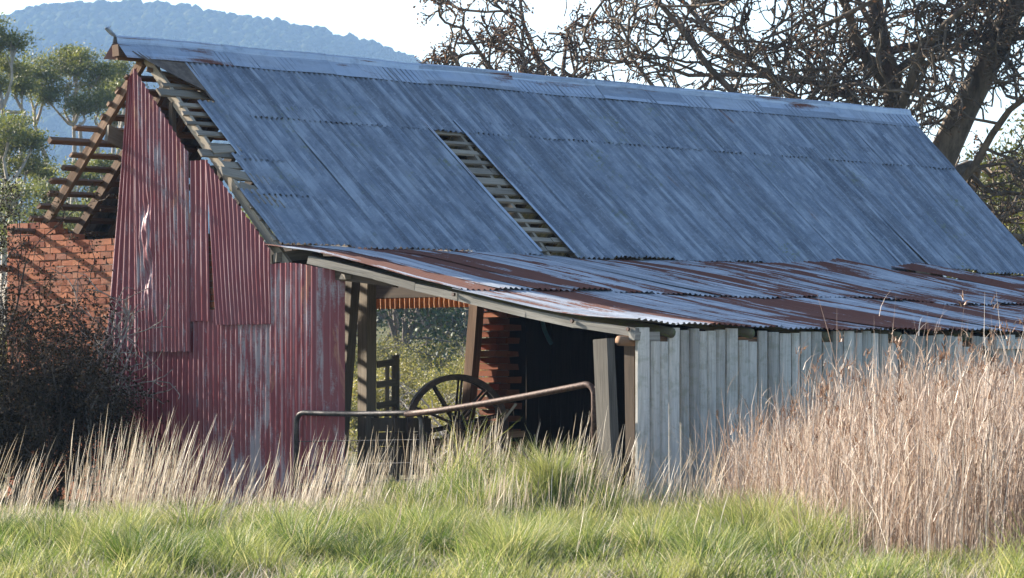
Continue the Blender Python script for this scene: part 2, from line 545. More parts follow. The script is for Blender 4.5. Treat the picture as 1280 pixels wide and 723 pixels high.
# ==================================================================== THE BARN
barn = thing("barn", B(0, 0, 0), "old farm barn with red corrugated gable, blue grey iron roof and timber slab lean-to", "barn")
RV, RZ, EV, EZ = -8.68, 5.96, -6.0, 3.27         # ridge and front eave (v, z)
SL = (RZ - EZ) / (EV - RV)
def roof_z(v):
    return RZ - abs(v - RV) * SL
UEND = 16.25

def corr_sheet(name, mat, parent, tl, tr, bl, br, nb=7, pitch=0.096, amp=0.019, lift=0.0, curl=0.0, ragged=0.012, top_ragged=0.0, sag=0.0, phase=0.0, normal=None, dent=None):
    """corrugated iron between four corners (top-left, top-right, bottom-left, bottom-right); ribs run top to bottom"""
    tl, tr, bl, br = (Vector(p) for p in (tl, tr, bl, br))
    width = ((tr - tl).length + (br - bl).length) / 2
    length = ((bl - tl).length + (br - tr).length) / 2
    nc = max(2.0, round(width / pitch * 2) / 2)
    na = int(nc * 8)
    nrm = normal if normal is not None else (tr - tl).cross(bl - tl).normalized() * -1
    me = bpy.data.meshes.new(name)
    verts, faces, uvs = [], [], []
    ou, ov = random.randint(0, 700) * PITCH, random.random() * 50
    wobu = random.uniform(0, 6)
    for j in range(nb + 1):
        b = j / nb
        for i in range(na + 1):
            a = i / na
            p = tl.lerp(tr, a).lerp(bl.lerp(br, a), b)
            n1 = math.sin(a * nc * 2 * math.pi + phase) * amp
            if dent is not None:                          # (a, b, width, height): a crushed strip
                da = math.exp(-((a - dent[0]) / dent[2]) ** 2 - ((b - dent[1]) / dent[3]) ** 4)
                n1 = n1 * (1 - .8 * da) + da * (.028 * math.sin(b * 23 + a * 5) + .018 * math.sin(b * 51 + a * 31) + .012)
            n1 += lift + sag * math.sin(b * math.pi) + curl * b * b * (0.5 + 0.5 * math.cos(a * 3.1 + wobu))
            n1 += 0.004 * math.sin(b * 7 + a * 4 + wobu)
            if j == nb:
                p = p + (bl - tl).normalized() * random.uniform(-ragged, ragged)
            if j == 0 and top_ragged:
                p = p + (bl - tl).normalized() * random.uniform(-top_ragged, top_ragged)
            verts.append(p + nrm * n1)
            uvs.append((a * nc * PITCH + ou, b * length + ov))
    w = na + 1
    loops = []
    for j in range(nb):
        for i in range(na):
            q = (j * w + i, j * w + i + 1, (j + 1) * w + i + 1, (j + 1) * w + i)
            faces.append(q)
            loops.extend(uvs[k] for k in q)
    me.from_pydata([tuple(v) for v in verts], [], faces)
    me.uv_layers.new(name="UVMap").data.foreach_set('uv', np.array(loops, dtype=np.float32).ravel())
    return link(me, name, mat, parent, True)

def R(u, v, off=0.035):
    """a point on the roof skin"""
    return B(u, v, roof_z(v) + off)
rn = (V * SL + Z).normalized()                       # front slope normal
rn_b = (-V * SL + Z).normalized()

# --- front slope, upper row of sheets (lies over the lower row)
def skew(u):                                          # the sheets stray from square by this much per metre
    return float(np.interp(u, [0.3, 2.5, 13.0, 16.3], [0.10, 0.24, 0.22, 0.06]))
us = [0.50]
while us[-1] < UEND - 0.9:
    us.append(us[-1] + random.uniform(0.63, 0.70))
us.append(UEND)
for i, (a, b) in enumerate(zip(us[:-1], us[1:])):
    e = 0.9
    la, lb = a + skew(a) * e - 0.0, b + 0.05 + skew(b) * e
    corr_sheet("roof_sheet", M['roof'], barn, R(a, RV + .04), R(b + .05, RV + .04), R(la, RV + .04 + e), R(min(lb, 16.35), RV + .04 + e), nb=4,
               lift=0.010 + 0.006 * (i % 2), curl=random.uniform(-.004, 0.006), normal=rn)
# --- front slope, lower row, with one sheet missing
vt = -7.92
lo = [0.30, 0.96, 1.62, 2.30, 2.98, 3.65, 4.29]
hi = [5.0]
while hi[-1] < UEND - 0.9:
    hi.append(hi[-1] + random.uniform(0.63, 0.70))
hi.append(UEND + .03)
def lower(a, b, v0, v1, **k):
    e0, e1 = v0 - vt, v1 - vt
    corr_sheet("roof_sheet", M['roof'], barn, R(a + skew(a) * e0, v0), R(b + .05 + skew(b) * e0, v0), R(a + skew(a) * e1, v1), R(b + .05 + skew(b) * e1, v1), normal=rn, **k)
lower(0.30, 0.96, vt, -7.13, nb=4, lift=0.006)
lower(0.16, 0.96, -7.2, -6.66, nb=3, lift=0.002)
lower(-0.16, 0.96, -6.72, EV - .02, nb=4, lift=-0.004)
for i, (a, b) in enumerate(zip(lo[1:-1], lo[2:])):
    lower(a, b, vt, EV + random.uniform(-.02, .025), lift=0.006 * (i % 2), sag=random.uniform(-.012, .006), curl=random.uniform(0, .015))
for i, (a, b) in enumerate(zip(hi[:-1], hi[1:])):
    big = 0.05 if i == 12 else 0.0
    lower(a, b, vt, EV + random.uniform(-.03, .03), lift=0.006 * (i % 2) + random.uniform(0, .006), sag=random.uniform(-.012, .008), curl=random.uniform(0, .018) + big)
for a, v0, v1 in ((4.29 + .03, vt + .02, EV - .02), (5.0 - .01, vt + .02, EV - .02), (.30 - .01, vt + .03, -7.15)):
    m = MB(); m.beam(R(a + skew(a) * (v0 - vt), v0, .062), R(a + skew(a) * (v1 - vt), v1, .062), .055, .008, up=rn, rough=.003); m.build("sheet_edge", M['cap'], barn)  # pale strips added, standing in for light caught along the sheet edges
# --- rear slope: sheeted only beyond the bare rafters
rear = [(.80, 1.46), (1.46, 2.12)]
ru = 4.4
while ru < UEND - .3:
    rear.append((ru, min(ru + .68, UEND)))
    ru += .68
for ru, nx in rear:
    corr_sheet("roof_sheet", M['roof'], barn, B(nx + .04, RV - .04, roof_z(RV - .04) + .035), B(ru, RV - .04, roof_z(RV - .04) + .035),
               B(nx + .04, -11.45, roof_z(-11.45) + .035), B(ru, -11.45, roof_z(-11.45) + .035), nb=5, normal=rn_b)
# --- ridge capping in lengths
u0, k = -0.46, 0
while u0 < UEND:
    u1 = min(u0 + 1.83, UEND + .03)
    m = MB()
    prof = [(-.24, None), (-.05, None), (-.03, .10), (0.0, .125), (.03, .10), (.05, None), (.25, None)]
    off = 0.075 + .006 * (k % 2)
    nseg = 6
    for i in range(nseg + 1):
        uu = u0 + (u1 + .06 - u0) * i / nseg
        ww = 0.006 * math.sin(uu * 2.3) + random.uniform(-.004, .004)
        for dv, zz in prof:
            z = (RZ - abs(dv) * SL + off) if zz is None else RZ + zz - 0.02 + off * .3
            m.v.append(B(uu, RV + dv, z + ww))
    w = len(prof)
    ou = random.random() * 40
    for i in range(nseg):
        for j in range(w - 1):
            x = i * w + j
            l0, l1 = ou + i * .3, ou + (i + 1) * .3
            m.quad((x, x + w, x + w + 1, x + 1), [(j * .1 + ou, l0), (j * .1 + ou, l1), (j * .1 + .1 + ou, l1), (j * .1 + .1 + ou, l0)])
    m.build("ridge_cap", M['cap'], barn, False)
    u0, k = u1, k + 1
# the torn up tip of the capping
m = MB()
m.tube([B(-.46, RV, RZ + .11), B(-.53, RV, RZ + .15), B(-.58, RV - .02, RZ + .20), B(-.62, RV - .01, RZ + .205)], [.022, .03, .028, .012], 6)
m.tube([B(-.57, RV, RZ + .19), B(-.55, RV + .01, RZ + .235)], [.02, .008], 5)
m.build("cap_finial", M['cap'], barn)
# rusted flap of iron curling down at the open end under the capping
m = MB()
NA, NB = 26, 10
for j in range(NB + 1):
    b = j / NB
    for i in range(NA + 1):
        a = i / NA
        v = RV + .05 + .72 * b
        ul = -.38 + .80 * b ** 1.3
        u = ul + (.60 - ul) * a
        drop = -.02 - .13 * (1 - a) ** 2 * b
        m.v.append(B(u, v, roof_z(v) + .03 - drop + .008 * math.sin(a * 70)))
for j in range(NB):
    for i in range(NA):
        x = j * (NA + 1) + i
        m.quad((x, x + 1, x + NA + 2, x + NA + 1), [(i * .04, j * .07), (i * .04 + .04, j * .07), (i * .04 + .04, j * .07 + .07), (i * .04, j * .07 + .07)])
m.build("curled_sheet", M['flap'], barn, True)["label"] = "rust brown curled iron under the ridge end"

# --- rafters and battens
for k in range(27):
    u = 0.03 + .62 * k
    m = MB(); m.beam(B(u, RV + .03, RZ - .12), B(u, EV + .12, roof_z(EV + .12) - .12), .06, .12, rough=.004); m.build("rafter", M['wood'], barn)
    m = MB(); m.beam(B(u, RV - .03, RZ - .19), B(u, -11.48, roof_z(-11.48) - .19), .07, .13, rough=.005); m.build("rafter", M['brown'] if k < 3 else M['dark'], barn)
m = MB(); m.beam(B(-.43, RV, RZ - .10), B(UEND, RV, RZ - .10), .045, .2, rough=.004); m.build("ridge_board", M['brown'], barn)
nb_f = 18
for i in range(nb_f):
    v = RV + .22 + i * .137
    us0 = random.uniform(-.16, .03) if v < -7.0 else random.uniform(-.05, .06)
    w = random.uniform(.062, .085)
    if i in (3, 9, 10, 11):
        w = .125
    if i in (3, 9):
        us0 = -.26
    m = MB()
    jog = random.uniform(-.02, .02)
    u = us0
    while u < UEND - .2:                          # lengths butted end to end
        u2 = min(u + random.uniform(2.4, 4.2), UEND - .1)
        m.beam(B(u, v + jog, roof_z(v + jog) - .022), B(u2 - .01, v, roof_z(v) - .022), w, .03, up=rn, rough=.005)
        u, jog = u2, random.uniform(-.02, .02)
    m.build("batten", M['batten'], barn)
for i in range(16):
    v = RV - .28 - i * .163
    us0 = random.uniform(-.28, -.08)
    if i == 5:
        us0 = -.66
    if i < 4:
        us0 = -.06
    if i in (4, 12):
        us0 = -.40
    m = MB()
    m.beam(B(us0, v + random.uniform(-.03, .03), roof_z(v) - .10), B(random.uniform(2.15, 2.45), v, roof_z(v) - .09), random.uniform(.06, .085), .045 if i != 5 else .075, up=rn_b, rough=.007)
    m.build("batten", M['brown'], barn)
# torn boards at the open corner of the front slope
for (ua, va, ub, vb, w) in ((-.12, -6.98, .62, -6.86, .16), (.02, -6.80, .5, -6.62, .15), (.12, -6.62, .60, -6.55, .12), (-.05, -7.25, .45, -7.3, .10)):
    m = MB(); m.beam(B(ua, va, roof_z(va) + .005), B(ub, vb, roof_z(vb) + .01), w, .022, up=rn, rough=.014); m.build("roof_board", M['batten'], barn)
m = MB(); m.beam(B(-.47, RV + .02, RZ - .08), B(.3, RV + .02, RZ - .10), .13, .14, rough=.01); m.build("ridge_beam_end", M['brown'], barn)
m = MB(); m.beam(B(-.02, RV + .12, RZ - .30), B(.5, RV + .38, RZ - .5), .16, .05, rough=.01); m.build("roof_board", M['brown'], barn)
# collar piece poking out beside the red sheeting
m = MB(); m.beam(B(-.13, -9.25, 4.86), B(.4, -9.35, 4.72), .05, .22, rough=.01); m.build("collar_end", M['batten'], barn)

# --- red gable sheeting, in the plane just outside the brick end
def G(v, z, u=-.05):
    return B(u, v, z)
def gable_sheet(vtl, vtr, ztl, ztr, vbl, vbr, zb, u=-.05, **k):
    # the top edge may slope: two heights
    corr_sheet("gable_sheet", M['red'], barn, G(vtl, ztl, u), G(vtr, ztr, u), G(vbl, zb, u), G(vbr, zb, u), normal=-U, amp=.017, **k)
# upper tall sheets, cut along the rake
gable_sheet(-8.89, -8.74, 5.54, 5.69, -9.35, -8.63, 2.02, u=-.060, nb=9)
gable_sheet(-8.76, -7.66, 5.69, 4.52, -8.66, -7.62, 1.97, u=-.085, nb=34, dent=(.20, .62, .11, .24))
gable_sheet(-7.66, -7.32, 4.42, 4.42, -7.66, -7.28, 2.35, u=-.058, nb=6)
gable_sheet(-7.33, -6.10, 4.42, 3.24, -7.12, -6.08, 2.30, u=-.083, nb=6)
# lower sheets
gable_sheet(-9.40, -8.60, 2.30, 2.30, -9.52, -8.62, .02, u=-.034, nb=6)
gable_sheet(-8.62, -7.78, 2.25, 2.25, -8.64, -7.80, .02, u=-.042, nb=6)
gable_sheet(-7.82, -7.05, 2.50, 2.50, -7.82, -7.05, .05, u=-.034, nb=6)
gable_sheet(-7.08, -6.08, 2.45, 2.45, -7.08, -6.10, .03, u=-.045, nb=6)
# the sheet of the lean-to end, bent round the corner at its right edge
m = MB()
NA, NB = 120, 8
for j in range(NB + 1):
    b = j / NB
    for i in range(NA + 1):
        a = i / NA
        w = 1.22 * a
        bend = max(0.0, w - .78)
        v = -6.12 + min(w, .78) + .84 * bend
        u = -.07 + .8 * bend ** 1.7 - .014 * math.sin(w / .096 * 6.283)
        ztop = 3.05 - .06 * a + .03 * math.sin(a * 5)
        m.v.append(B(u, v, ztop + (.02 - ztop) * b))
for j in range(NB):
    for i in range(NA):
        x = j * (NA + 1) + i
        m.quad((x + NA + 1, x + NA + 2, x + 1, x), [(i * .0095, -(j + 1) * .38), (i * .0095 + .0095, -(j + 1) * .38), (i * .0095 + .0095, -j * .38), (i * .0095, -j * .38)])
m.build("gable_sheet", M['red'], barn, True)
gs = [o for o in barn.children if o.name.startswith("gable_sheet")]
for o, c in zip(gs, (.48, .62, .45, .30, .34, .44, .52, .84, .60)):
    o.color = (c, .5, .5, 1)
# studs behind the sheeting and the gable rafter trim
for v, zt in ((-8.9, 5.5), (-8.1, 5.2), (-7.3, 4.35), (-6.5, 3.5)):
    m = MB(); m.beam(B(.02, v, 3.45), B(.02, v, zt), .07, .07, rough=.003); m.build("stud", M['dark'], barn)

# --- brick walls, every brick laid
def brick_wall(name, along, across, org, length, height_fn, th=.22, jit=.004, holes=None, core=True, ragged_end=False):
    m, mo = MB(), MB()
    L, H = .235, .087
    course, z = 0, 0.0
    zmax = max(height_fn(x * length / 20) for x in range(21))
    while z < zmax:
        x = -(L / 2 if course % 2 else 0)
        while x < length:
            a, b = max(x, 0), min(x + L - .011, length)
            if ragged_end and b > length - .02:
                b = length + random.uniform(-.09, .07)
            if b - a > .04:
                c = (a + b) / 2
                if z < height_fn(c) and not (holes and holes(c, z)):
                    m.box(org + along * c + Z * (z + H / 2) + across * random.uniform(-.006, .006), b - a, th, H - .011, along, across, Z, jit)
            x += L
        z += H; course += 1
    o = m.build(name, M['brick'], barn)
    if core:
        nx = 24
        for i in range(nx):
            a, b = length * i / nx, length * (i + 1) / nx
            c = (a + b) / 2
            h = min(height_fn(a), height_fn(b)) - .02
            if holes and holes(c, .5):
                continue
            mo.box(org + along * c + Z * (h / 2), b - a, th - .024, h, along, across, Z)
        mc = mo.build("mortar", M['mortar'], o)
    return o
brick_wall("brick_wall", V, U, B(.10, -11.52, 0), 6.26, lambda x: (3.66 if x < .95 else 3.52 if x < 1.4 else 3.43) - (0 if x < 4.9 else .65))
brick_wall("brick_wall", U, V, B(4.0, -6.15, 0), .16, lambda x: 2.98)
# the ragged brick pier end
m = MB()
z, c = 0.0, 0
while z < 2.95:
    w = random.uniform(.10, .30)
    m.box(B(4.0 - w / 2 + .01, -6.10, z + .043), w, .44 + random.uniform(-.03, .03), .076, jit=.006)
    if c % 2 == 0:
        m.box(B(4.06, -5.93 + random.uniform(-.03, .05), z + .043), .235, .16, .076, jit=.008)
    z += .087; c += 1
m.build("brick_pier", M['brick'], barn)
brick_wall("brick_wall", U, V, B(.30, -11.42, 0), 4.4, lambda x: 3.2)
brick_wall("brick_wall", U, V, B(11.0, -11.42, 0), 5.2, lambda x: 3.2)
brick_wall("brick_wall", V, U, B(16.05, -11.4, 0), 5.2, lambda x: 3.1)
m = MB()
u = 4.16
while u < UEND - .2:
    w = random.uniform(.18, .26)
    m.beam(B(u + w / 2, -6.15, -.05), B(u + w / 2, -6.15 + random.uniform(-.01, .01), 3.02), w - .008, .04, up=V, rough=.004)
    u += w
m.build("inner_wall", M['shadeboard'], barn)
m = MB(); m.beam(B(.2, -11.4, 3.22), B(UEND, -11.4, 3.22), .16, .12); m.build("wall_plate", M['dark'], barn)
m = MB(); m.beam(B(.05, -6.12, 3.10), B(UEND, -6.12, 3.10), .18, .15, rough=.006); m.build("wall_plate", M['dark'], barn)
# cross lintel with a rusty iron valance under it
corr_sheet("rusty_valance", M['orange'], barn, B(4.15, -11.2, 2.74), B(4.15, -6.3, 2.74), B(4.15, -11.2, 2.60), B(4.15, -6.3, 2.60), nb=2, normal=-U, ragged=.008)
m = MB(); m.beam(B(4.22, -11.3, 2.86), B(4.22, -6.25, 2.86), .10, .22, rough=.004); m.build("lintel", M['dark'], barn)
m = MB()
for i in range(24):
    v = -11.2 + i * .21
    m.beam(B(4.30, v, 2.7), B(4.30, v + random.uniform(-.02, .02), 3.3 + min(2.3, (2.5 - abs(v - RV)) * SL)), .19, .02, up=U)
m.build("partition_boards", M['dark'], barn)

# --- posts inside the opening
def post(name, p0, p1, w, h, mat, rough=.006):
    m = MB(); m.beam(p0, p1, w, h, up=U, rough=rough); return m.build(name, M[mat], barn)
post("post", B(1.02, -6.05, .05), B(1.38, -6.12, 3.0), .12, .14, 'wood')
post("post", B(1.60, -6.12, .05), B(1.62, -6.12, 3.0), .17, .17, 'wood')
post("post", B(3.42, -6.2, .05), B(3.76, -6.2, 3.0), .15, .13, 'brown')
post("post", B(.26, -5.35, .05), B(.26, -5.35, 2.9), .12, .12, 'dark')
post("post", B(.22, -.22, .05), B(.20, -.22, 2.12), .15, .15, 'dark')

# --- lean-to roof
LV = [-6.25, -5.23, -4.27, -3.58, -2.84, -1.71, -.93, .07]
LZ = [3.27, 3.155, 2.955, 2.80, 2.665, 2.45, 2.325, 2.205]
def lz(u, v):
    z = float(np.interp(v, LV, LZ))
    t = min(1.0, max(0.0, u / 3.0))
    zf = float(np.interp(v, [-6.25, .07], [3.27, 2.215]))      # farther along the sag evens out
    return z * (1 - t * .6) + zf * t * .6 + .018 * math.sin(u * 1.3 + v * .5) * t
def lean_sheet(ua, ub, va, vb, lift, du=0.0, raise_=0.0, nb=8):
    nc = (ub - ua) / .096
    na = int(nc * 8)
    m = MB()
    me_uv = []
    ou, ov = random.random() * 60, random.random() * 60
    ph = random.uniform(0, 6)
    for j in range(nb + 1):
        b = j / nb
        for i in range(na + 1):
            a = i / na
            v = va + (vb - va) * b + (random.uniform(-.015, .015) if j == nb else 0)
            u = ua + (ub - ua) * a + du * b
            z = lz(u, v) + lift + .012 * math.sin(a * nc * 6.2832) + raise_ * (1 - b) * (.4 + .6 * a)
            if ua < 0 and vb > 0:                    # first sheet's corner is bent up so that it catches the sun
                z += .055 * max(0.0, (v + 1.3) / 1.3) ** 1.3 * (1 - a) ** 1.2
            z += .006 * math.sin(b * 6 + ph) + .012 * math.sin(a * 3 + ph) * b
            m.v.append(B(u, v, z))
    w = na + 1
    for j in range(nb):
        for i in range(na):
            x = j * w + i
            c = lambda i_, j_: (ou + (ub - ua) * i_ / na, ov + (vb - va) * j_ / nb)
            m.quad((x + w, x + w + 1, x + 1, x), [c(i, j + 1), c(i + 1, j + 1), c(i + 1, j), c(i, j)])
    return m.build("lean_to_sheet", M['lean'], barn, True)
lu = [-.10]
while lu[-1] < UEND - .8:
    lu.append(lu[-1] + random.uniform(.62, .70))
lu.append(UEND)
for i, (a, b) in enumerate(zip(lu[:-1], lu[1:])):
    lean_sheet(a, b + .04, -2.86, .09 + random.uniform(-.03, .03), .012 + .006 * (i % 2), random.uniform(-.03, .03), nb=7)
    rs = {14: .06, 15: .10, 16: .16, 17: .05, 19: .12}.get(i, random.uniform(0, .012))
    lean_sheet(a, b + .05, -6.2 if rs < .05 else -6.0, -2.64 + random.uniform(-.07, .07), .040 + .006 * (i % 2), random.uniform(-.06, .06) + (.12 if rs > .05 else 0), rs, nb=8)
# timber pole along the open edge, bolted to rafters running back from the slab wall
m = MB()
pv = [-5.45, -4.27, -3.58, -2.84, -1.71, -.93, .02]
for a, b in zip(pv[:-1], pv[1:]):
    m.beam(B(.0, a, lz(0, a) - .085), B(.0, b + .012, lz(0, b) - .085), .08, .10, rough=.008)
m.build("barge_pole", M['grey'], barn)
for k in range(12):
    u = .56 + 1.41 * k
    m = MB()
    m.tube([B(u, -6.1, lz(u, -6.1) - .10), B(u, -3, lz(u, -3) - .09), B(u, .055, lz(u, .06) - .085)], [.05, .06, .06], 9)
    m.build("rafter_pole", M['mossy'], barn, True)
m = MB(); m.tube([B(-.16, -.12, 2.03), B(6, -.12, 2.03), B(UEND, -.12, 2.03)], .06, 9); m.build("wall_plate", M['brown'], barn, True)
m = MB(); m.beam(B(-.06, -.01, 2.085), B(.36, -.01, 2.085), .10, .10, rough=.006); m.build("plate_end", M['grey'], barn)
for v in (-2.86, -.93, -.06):
    m = MB(); m.tube([B(-.055, v, lz(0, v) - .06), B(-.085, v, lz(0, v) - .058)], .022, 8); m.build("bolt", M['pipe'], barn)
# --- slab wall
m = MB()
u = 0.0
poles = [.56 + 1.41 * k for k in range(12)]
k = 0
while u < UEND:
    w = random.uniform(.15, .225) if k else .22
    top = random.uniform(2.165, 2.19)
    if k in (1, 2):
        top = 2.0 + .02 * k
    if any(abs(u + w / 2 - p) < .12 for p in poles[1:]):
        top = 2.045
    dv = random.uniform(-.012, .02)
    tilt = random.uniform(-.012, .012)
    m.slab(B(u + w / 2 + tilt, dv, -.1), B(u + w / 2, dv + random.uniform(-.01, .01), top + random.uniform(-.03, .01)), w - random.uniform(.010, .028), random.uniform(.05, .085))
    u += w; k += 1
m.build("slab_wall", M['slab'], barn)
m = MB(); m.beam(B(6.75, .07, 2.06), B(9.6, .07, 2.07), .05, .12, rough=.004); m.build("wall_rail", M['slab'], barn)
m = MB(); m.beam(B(6.52, .06, 2.02), B(6.82, .06, 1.62), .03, .05, rough=.004); m.build("wall_brace", M['dark'], barn)
# right-hand end of the lean-to
m = MB()
for i in range(29):
    v = -6.0 + i * .21
    m.beam(B(UEND - .1, v, -.1), B(UEND - .1, v, lz(16, v) - .12), .19, .04, up=U, rough=.004)
m.build("slab_wall", M['slab'], barn)
# broken timber ends under the corner of the roof
m = MB(); m.beam(B(-.06, -6.03, 3.14), B(.4, -5.92, 3.19), .13, .10, rough=.022); m.build("broken_beam_end", M['batten'], barn)
m = MB(); m.beam(B(-.02, -4.84, 2.87), B(.35, -4.76, 2.85), .09, .07, rough=.016); m.build("broken_beam_end", M['batten'], barn)
m = MB(); m.beam(B(.1, -5.9, 3.0), B(.1, -4.0, 2.78), .08, .12, rough=.01); m.build("brace", M['dark'], barn)
# ==================================================================== THINGS BY THE BARN
def on_gate(v, z, u=-.16):
    return B(u, v, z)
def arc_path(v0, v1, zt0, zt1, zb0, zb1, r=.12, u=-.16, left=True):
    """gate frame outline: up the left, round, along the top, round, down the right"""
    pts = [on_gate(v0, zb0, u)] if left else [on_gate(v0 - .1, zt0 - .01, u)]
    for k in range(6 if left else 0):
        a = math.pi - k / 5 * math.pi / 2
        pts.append(on_gate(v0 + r + r * math.cos(a), zt0 - r + r * math.sin(a), u))
    for k in range(1, 8):
        t = k / 8
        pts.append(on_gate(v0 + r + (v1 - v0 - 2 * r) * t, zt0 + (zt1 - zt0) * t - .015 * math.sin(t * math.pi), u))
    for k in range(6):
        a = math.pi / 2 - k / 5 * math.pi / 2
        pts.append(on_gate(v1 - r + r * math.cos(a), zt1 - r + r * math.sin(a), u))
    pts.append(on_gate(v1, zb1, u))
    return pts
def gate(v0, v1, zt0, zt1, zb0, zb1, mat, label, u, rad, left=True):
    t = thing("pipe_gate", on_gate((v0 + v1) / 2, min(zb0, zb1), u), label, "gate", "pipe gates across the open lean-to end")
    m = MB(); m.tube(arc_path(v0, v1, zt0, zt1, zb0, zb1, .13, u, left), rad, 8); m.build("frame", M[mat], t, True)
    m = MB(); m.tube([on_gate(v0, zb0 + .03, u), on_gate(v1, zb1 + .03, u)], rad, 8); m.build("bottom_rail", M[mat], t, True)
    vm = (v0 + v1) / 2
    for f in ((.3, .62) if left else ()):
        m = MB(); m.tube([on_gate(v0, zb0 + (zt0 - zb0) * f, u), on_gate(v1, zb1 + (zt1 - zb1) * f, u)], .006, 5); m.build("wire", M[mat], t)
    return t
gate(-5.52, -3.30, 1.19, 1.20, .25, .35, 'greypipe', "dark grey pipe gate with a level top rail beside the red sheeting", -.17, .033)
gate(-3.42, -.44, 1.19, 1.535, .25, .25, 'pipe', "rusty brown pipe gate with its top rail sloping up to the timber post", -.22, .038, False)

t = thing("gate_post", B(-.22, -.24, 0), "thick grey split timber gate post leaning beside the slab wall", "post")
m = MB(); m.beam(B(-.20, -.17, -.1), B(-.25, -.27, 2.05), .25, .12, up=(U + V * .2), rough=.012); m.build("shaft", M['oldpost'], t)
m = MB(); m.tube([B(-.24, -.42, 1.50), B(-.23, -.26, 1.50)], .012, 6); m.build("hinge", M['pipe'], t)

# old rake wheel
wc = B(1.15, -2.86, 0)
d = (wc - Vector((0, 0, 0)))
wc = Vector((-0.675, 43.6, 1.03))
t = thing("hay_rake", (wc.x, wc.y, float(gz(wc.x, wc.y))), "old horse-drawn hay rake with a dark spoked iron wheel behind the gates", "farm machine")
wn_ = Vector((.22, -.97, 0)).normalized()
wx = Z.cross(wn_).normalized()
def wheel(c, R_, parent):
    m = MB()
    N = 48
    prof = [(R_, -.035), (R_, .035), (R_ - .068, .03), (R_ - .068, -.03)]
    for i in range(N):
        a = 2 * math.pi * i / N
        rd = wx * math.cos(a) + Z * math.sin(a)
        for r, o in prof:
            m.v.append(c + rd * r + wn_ * o)
    for i in range(N):
        for k in range(4):
            k2, i2 = (k + 1) % 4, (i + 1) % N
            m.quad((i * 4 + k, i2 * 4 + k, i2 * 4 + k2, i * 4 + k2), [(0, 0), (.1, 0), (.1, .1), (0, .1)])
    w = m.build("wheel", M['iron'], parent)
    for i in range(10):
        a = 2 * math.pi * (i + .35) / 10
        rd = wx * math.cos(a) + Z * math.sin(a)
        s = MB(); s.tube([c + rd * .06 + wn_ * .03, c + rd * (R_ - .04)], [.022, .015], 6); s.build("spoke", M['iron'], w, True)
    h = MB(); h.tube([c + wn_ * .12, c + wn_ * .06, c - wn_ * .12], [.05, .075, .075], 12); h.build("hub", M['iron'], w, True)
    return w
wheel(wc, .64, t)
wheel(wc - wn_ * 1.9 + Vector((.35, 0, 0)), .64, t)
m = MB(); m.tube([wc, wc - wn_ * 1.9 + Vector((.35, 0, 0))], .03, 8); m.build("axle", M['iron'], t)
for k_, q_ in ((.3, 0.0), (1.5, .2)):
    m = MB(); m.beam(wc - wn_ * k_ + Vector((-.5 + q_, 0, -.25)), wc - wn_ * k_ + Vector((.9 + q_, 0, -.1)), .07, .07); m.build("frame_beam", M['brown'], t)
for i in range(14):
    b = wc - wn_ * (.25 + .1 * i)
    tm = MB(); tm.tube([b + Vector((.05 + .02 * i, 0, .0)), b + Vector((.5, 0, .05)), b + Vector((.72, 0, -.25)), b + Vector((.5, 0, -.6))], .008, 5)
    tm.build("tine", M['pipe'], t)

# stock hurdle beside the square post
t = thing("wooden_hurdle", B(1.95, -6.05, .1), "wooden railed hurdle standing beside the square post in the opening", "hurdle")
m = MB(); m.beam(B(2.06, -6.05, .1), B(2.06, -6.05, 1.93), .09, .06, rough=.004); m.build("upright", M['wood'], t)
m = MB(); m.beam(B(1.96, -6.10, .1), B(1.96, -6.10, 1.80), .04, .04, rough=.003); m.build("upright", M['wood'], t)
for z in (1.83, 1.57, 1.30, .85):
    m = MB(); m.beam(B(1.70, -6.02, z - .03), B(2.08, -6.02, z + .01), .03, .085, rough=.004); m.build("rail", M['wood'], t)

# box behind the left gate
t = thing("wooden_crate", B(.9, -4.75, .35), "dark wooden crate behind the grey gate at the foot of the posts", "crate")
cc = B(.85, -4.7, .78)
m = MB()
for z in (-.28, -.10, .08, .26):
    m.box(cc + Z * z + V * .2, .62, .03, .165, jit=.004)
    m.box(cc + Z * z - V * .2, .62, .03, .165, jit=.004)
    m.box(cc + Z * z - U * .31, .03, .36, .165, jit=.004)
    m.box(cc + Z * z + U * .31, .03, .36, .165, jit=.004)
m.build("boards", M['dark'], t)
for a in (-.27, .27):
    for b in (-.165, .165):
        m = MB(); m.box(cc + U * a + V * b - Z * .02, .05, .04, .78); m.build("corner_batten", M['dark'], t)

# hose hung on the inner wall
hp = [B(4.62, -5.9, 2.62), B(4.63, -5.88, 2.45), B(4.67, -5.86, 2.28), B(4.74, -5.85, 2.16), B(4.80, -5.86, 2.10)]
m = MB(); m.tube(hp, .028, 7)
tag(m.build("hose", M['hose'], None, True), "short curve of pale blue hose hanging in the dark lean-to", "hose")

# fallen bricks by the wheel
spots = [(2.2, -4.9, .55), (2.35, -4.75, .58), (2.1, -4.65, .62), (2.45, -4.95, .66), (2.6, -4.7, .6), (2.25, -4.82, .75), (2.42, -4.72, .83)]
for i, (u, v, dz) in enumerate(spots):
    p = B(u, v, 0)
    m = MB()
    q = Quaternion((random.uniform(-1, 1), random.uniform(-1, 1), random.uniform(-1, 1)), random.uniform(.2, .9))
    ax, ay, az = q @ U, q @ V, q @ Z
    m.box(Vector((p.x, p.y, dz + .15)), .23, .11, .08, ax, ay, az, .005)
    tag(m.build("fallen_brick", M['brick']), "orange red brick in the tumbled heap behind the spoked wheel", "brick", "tumbled bricks behind the wheel")
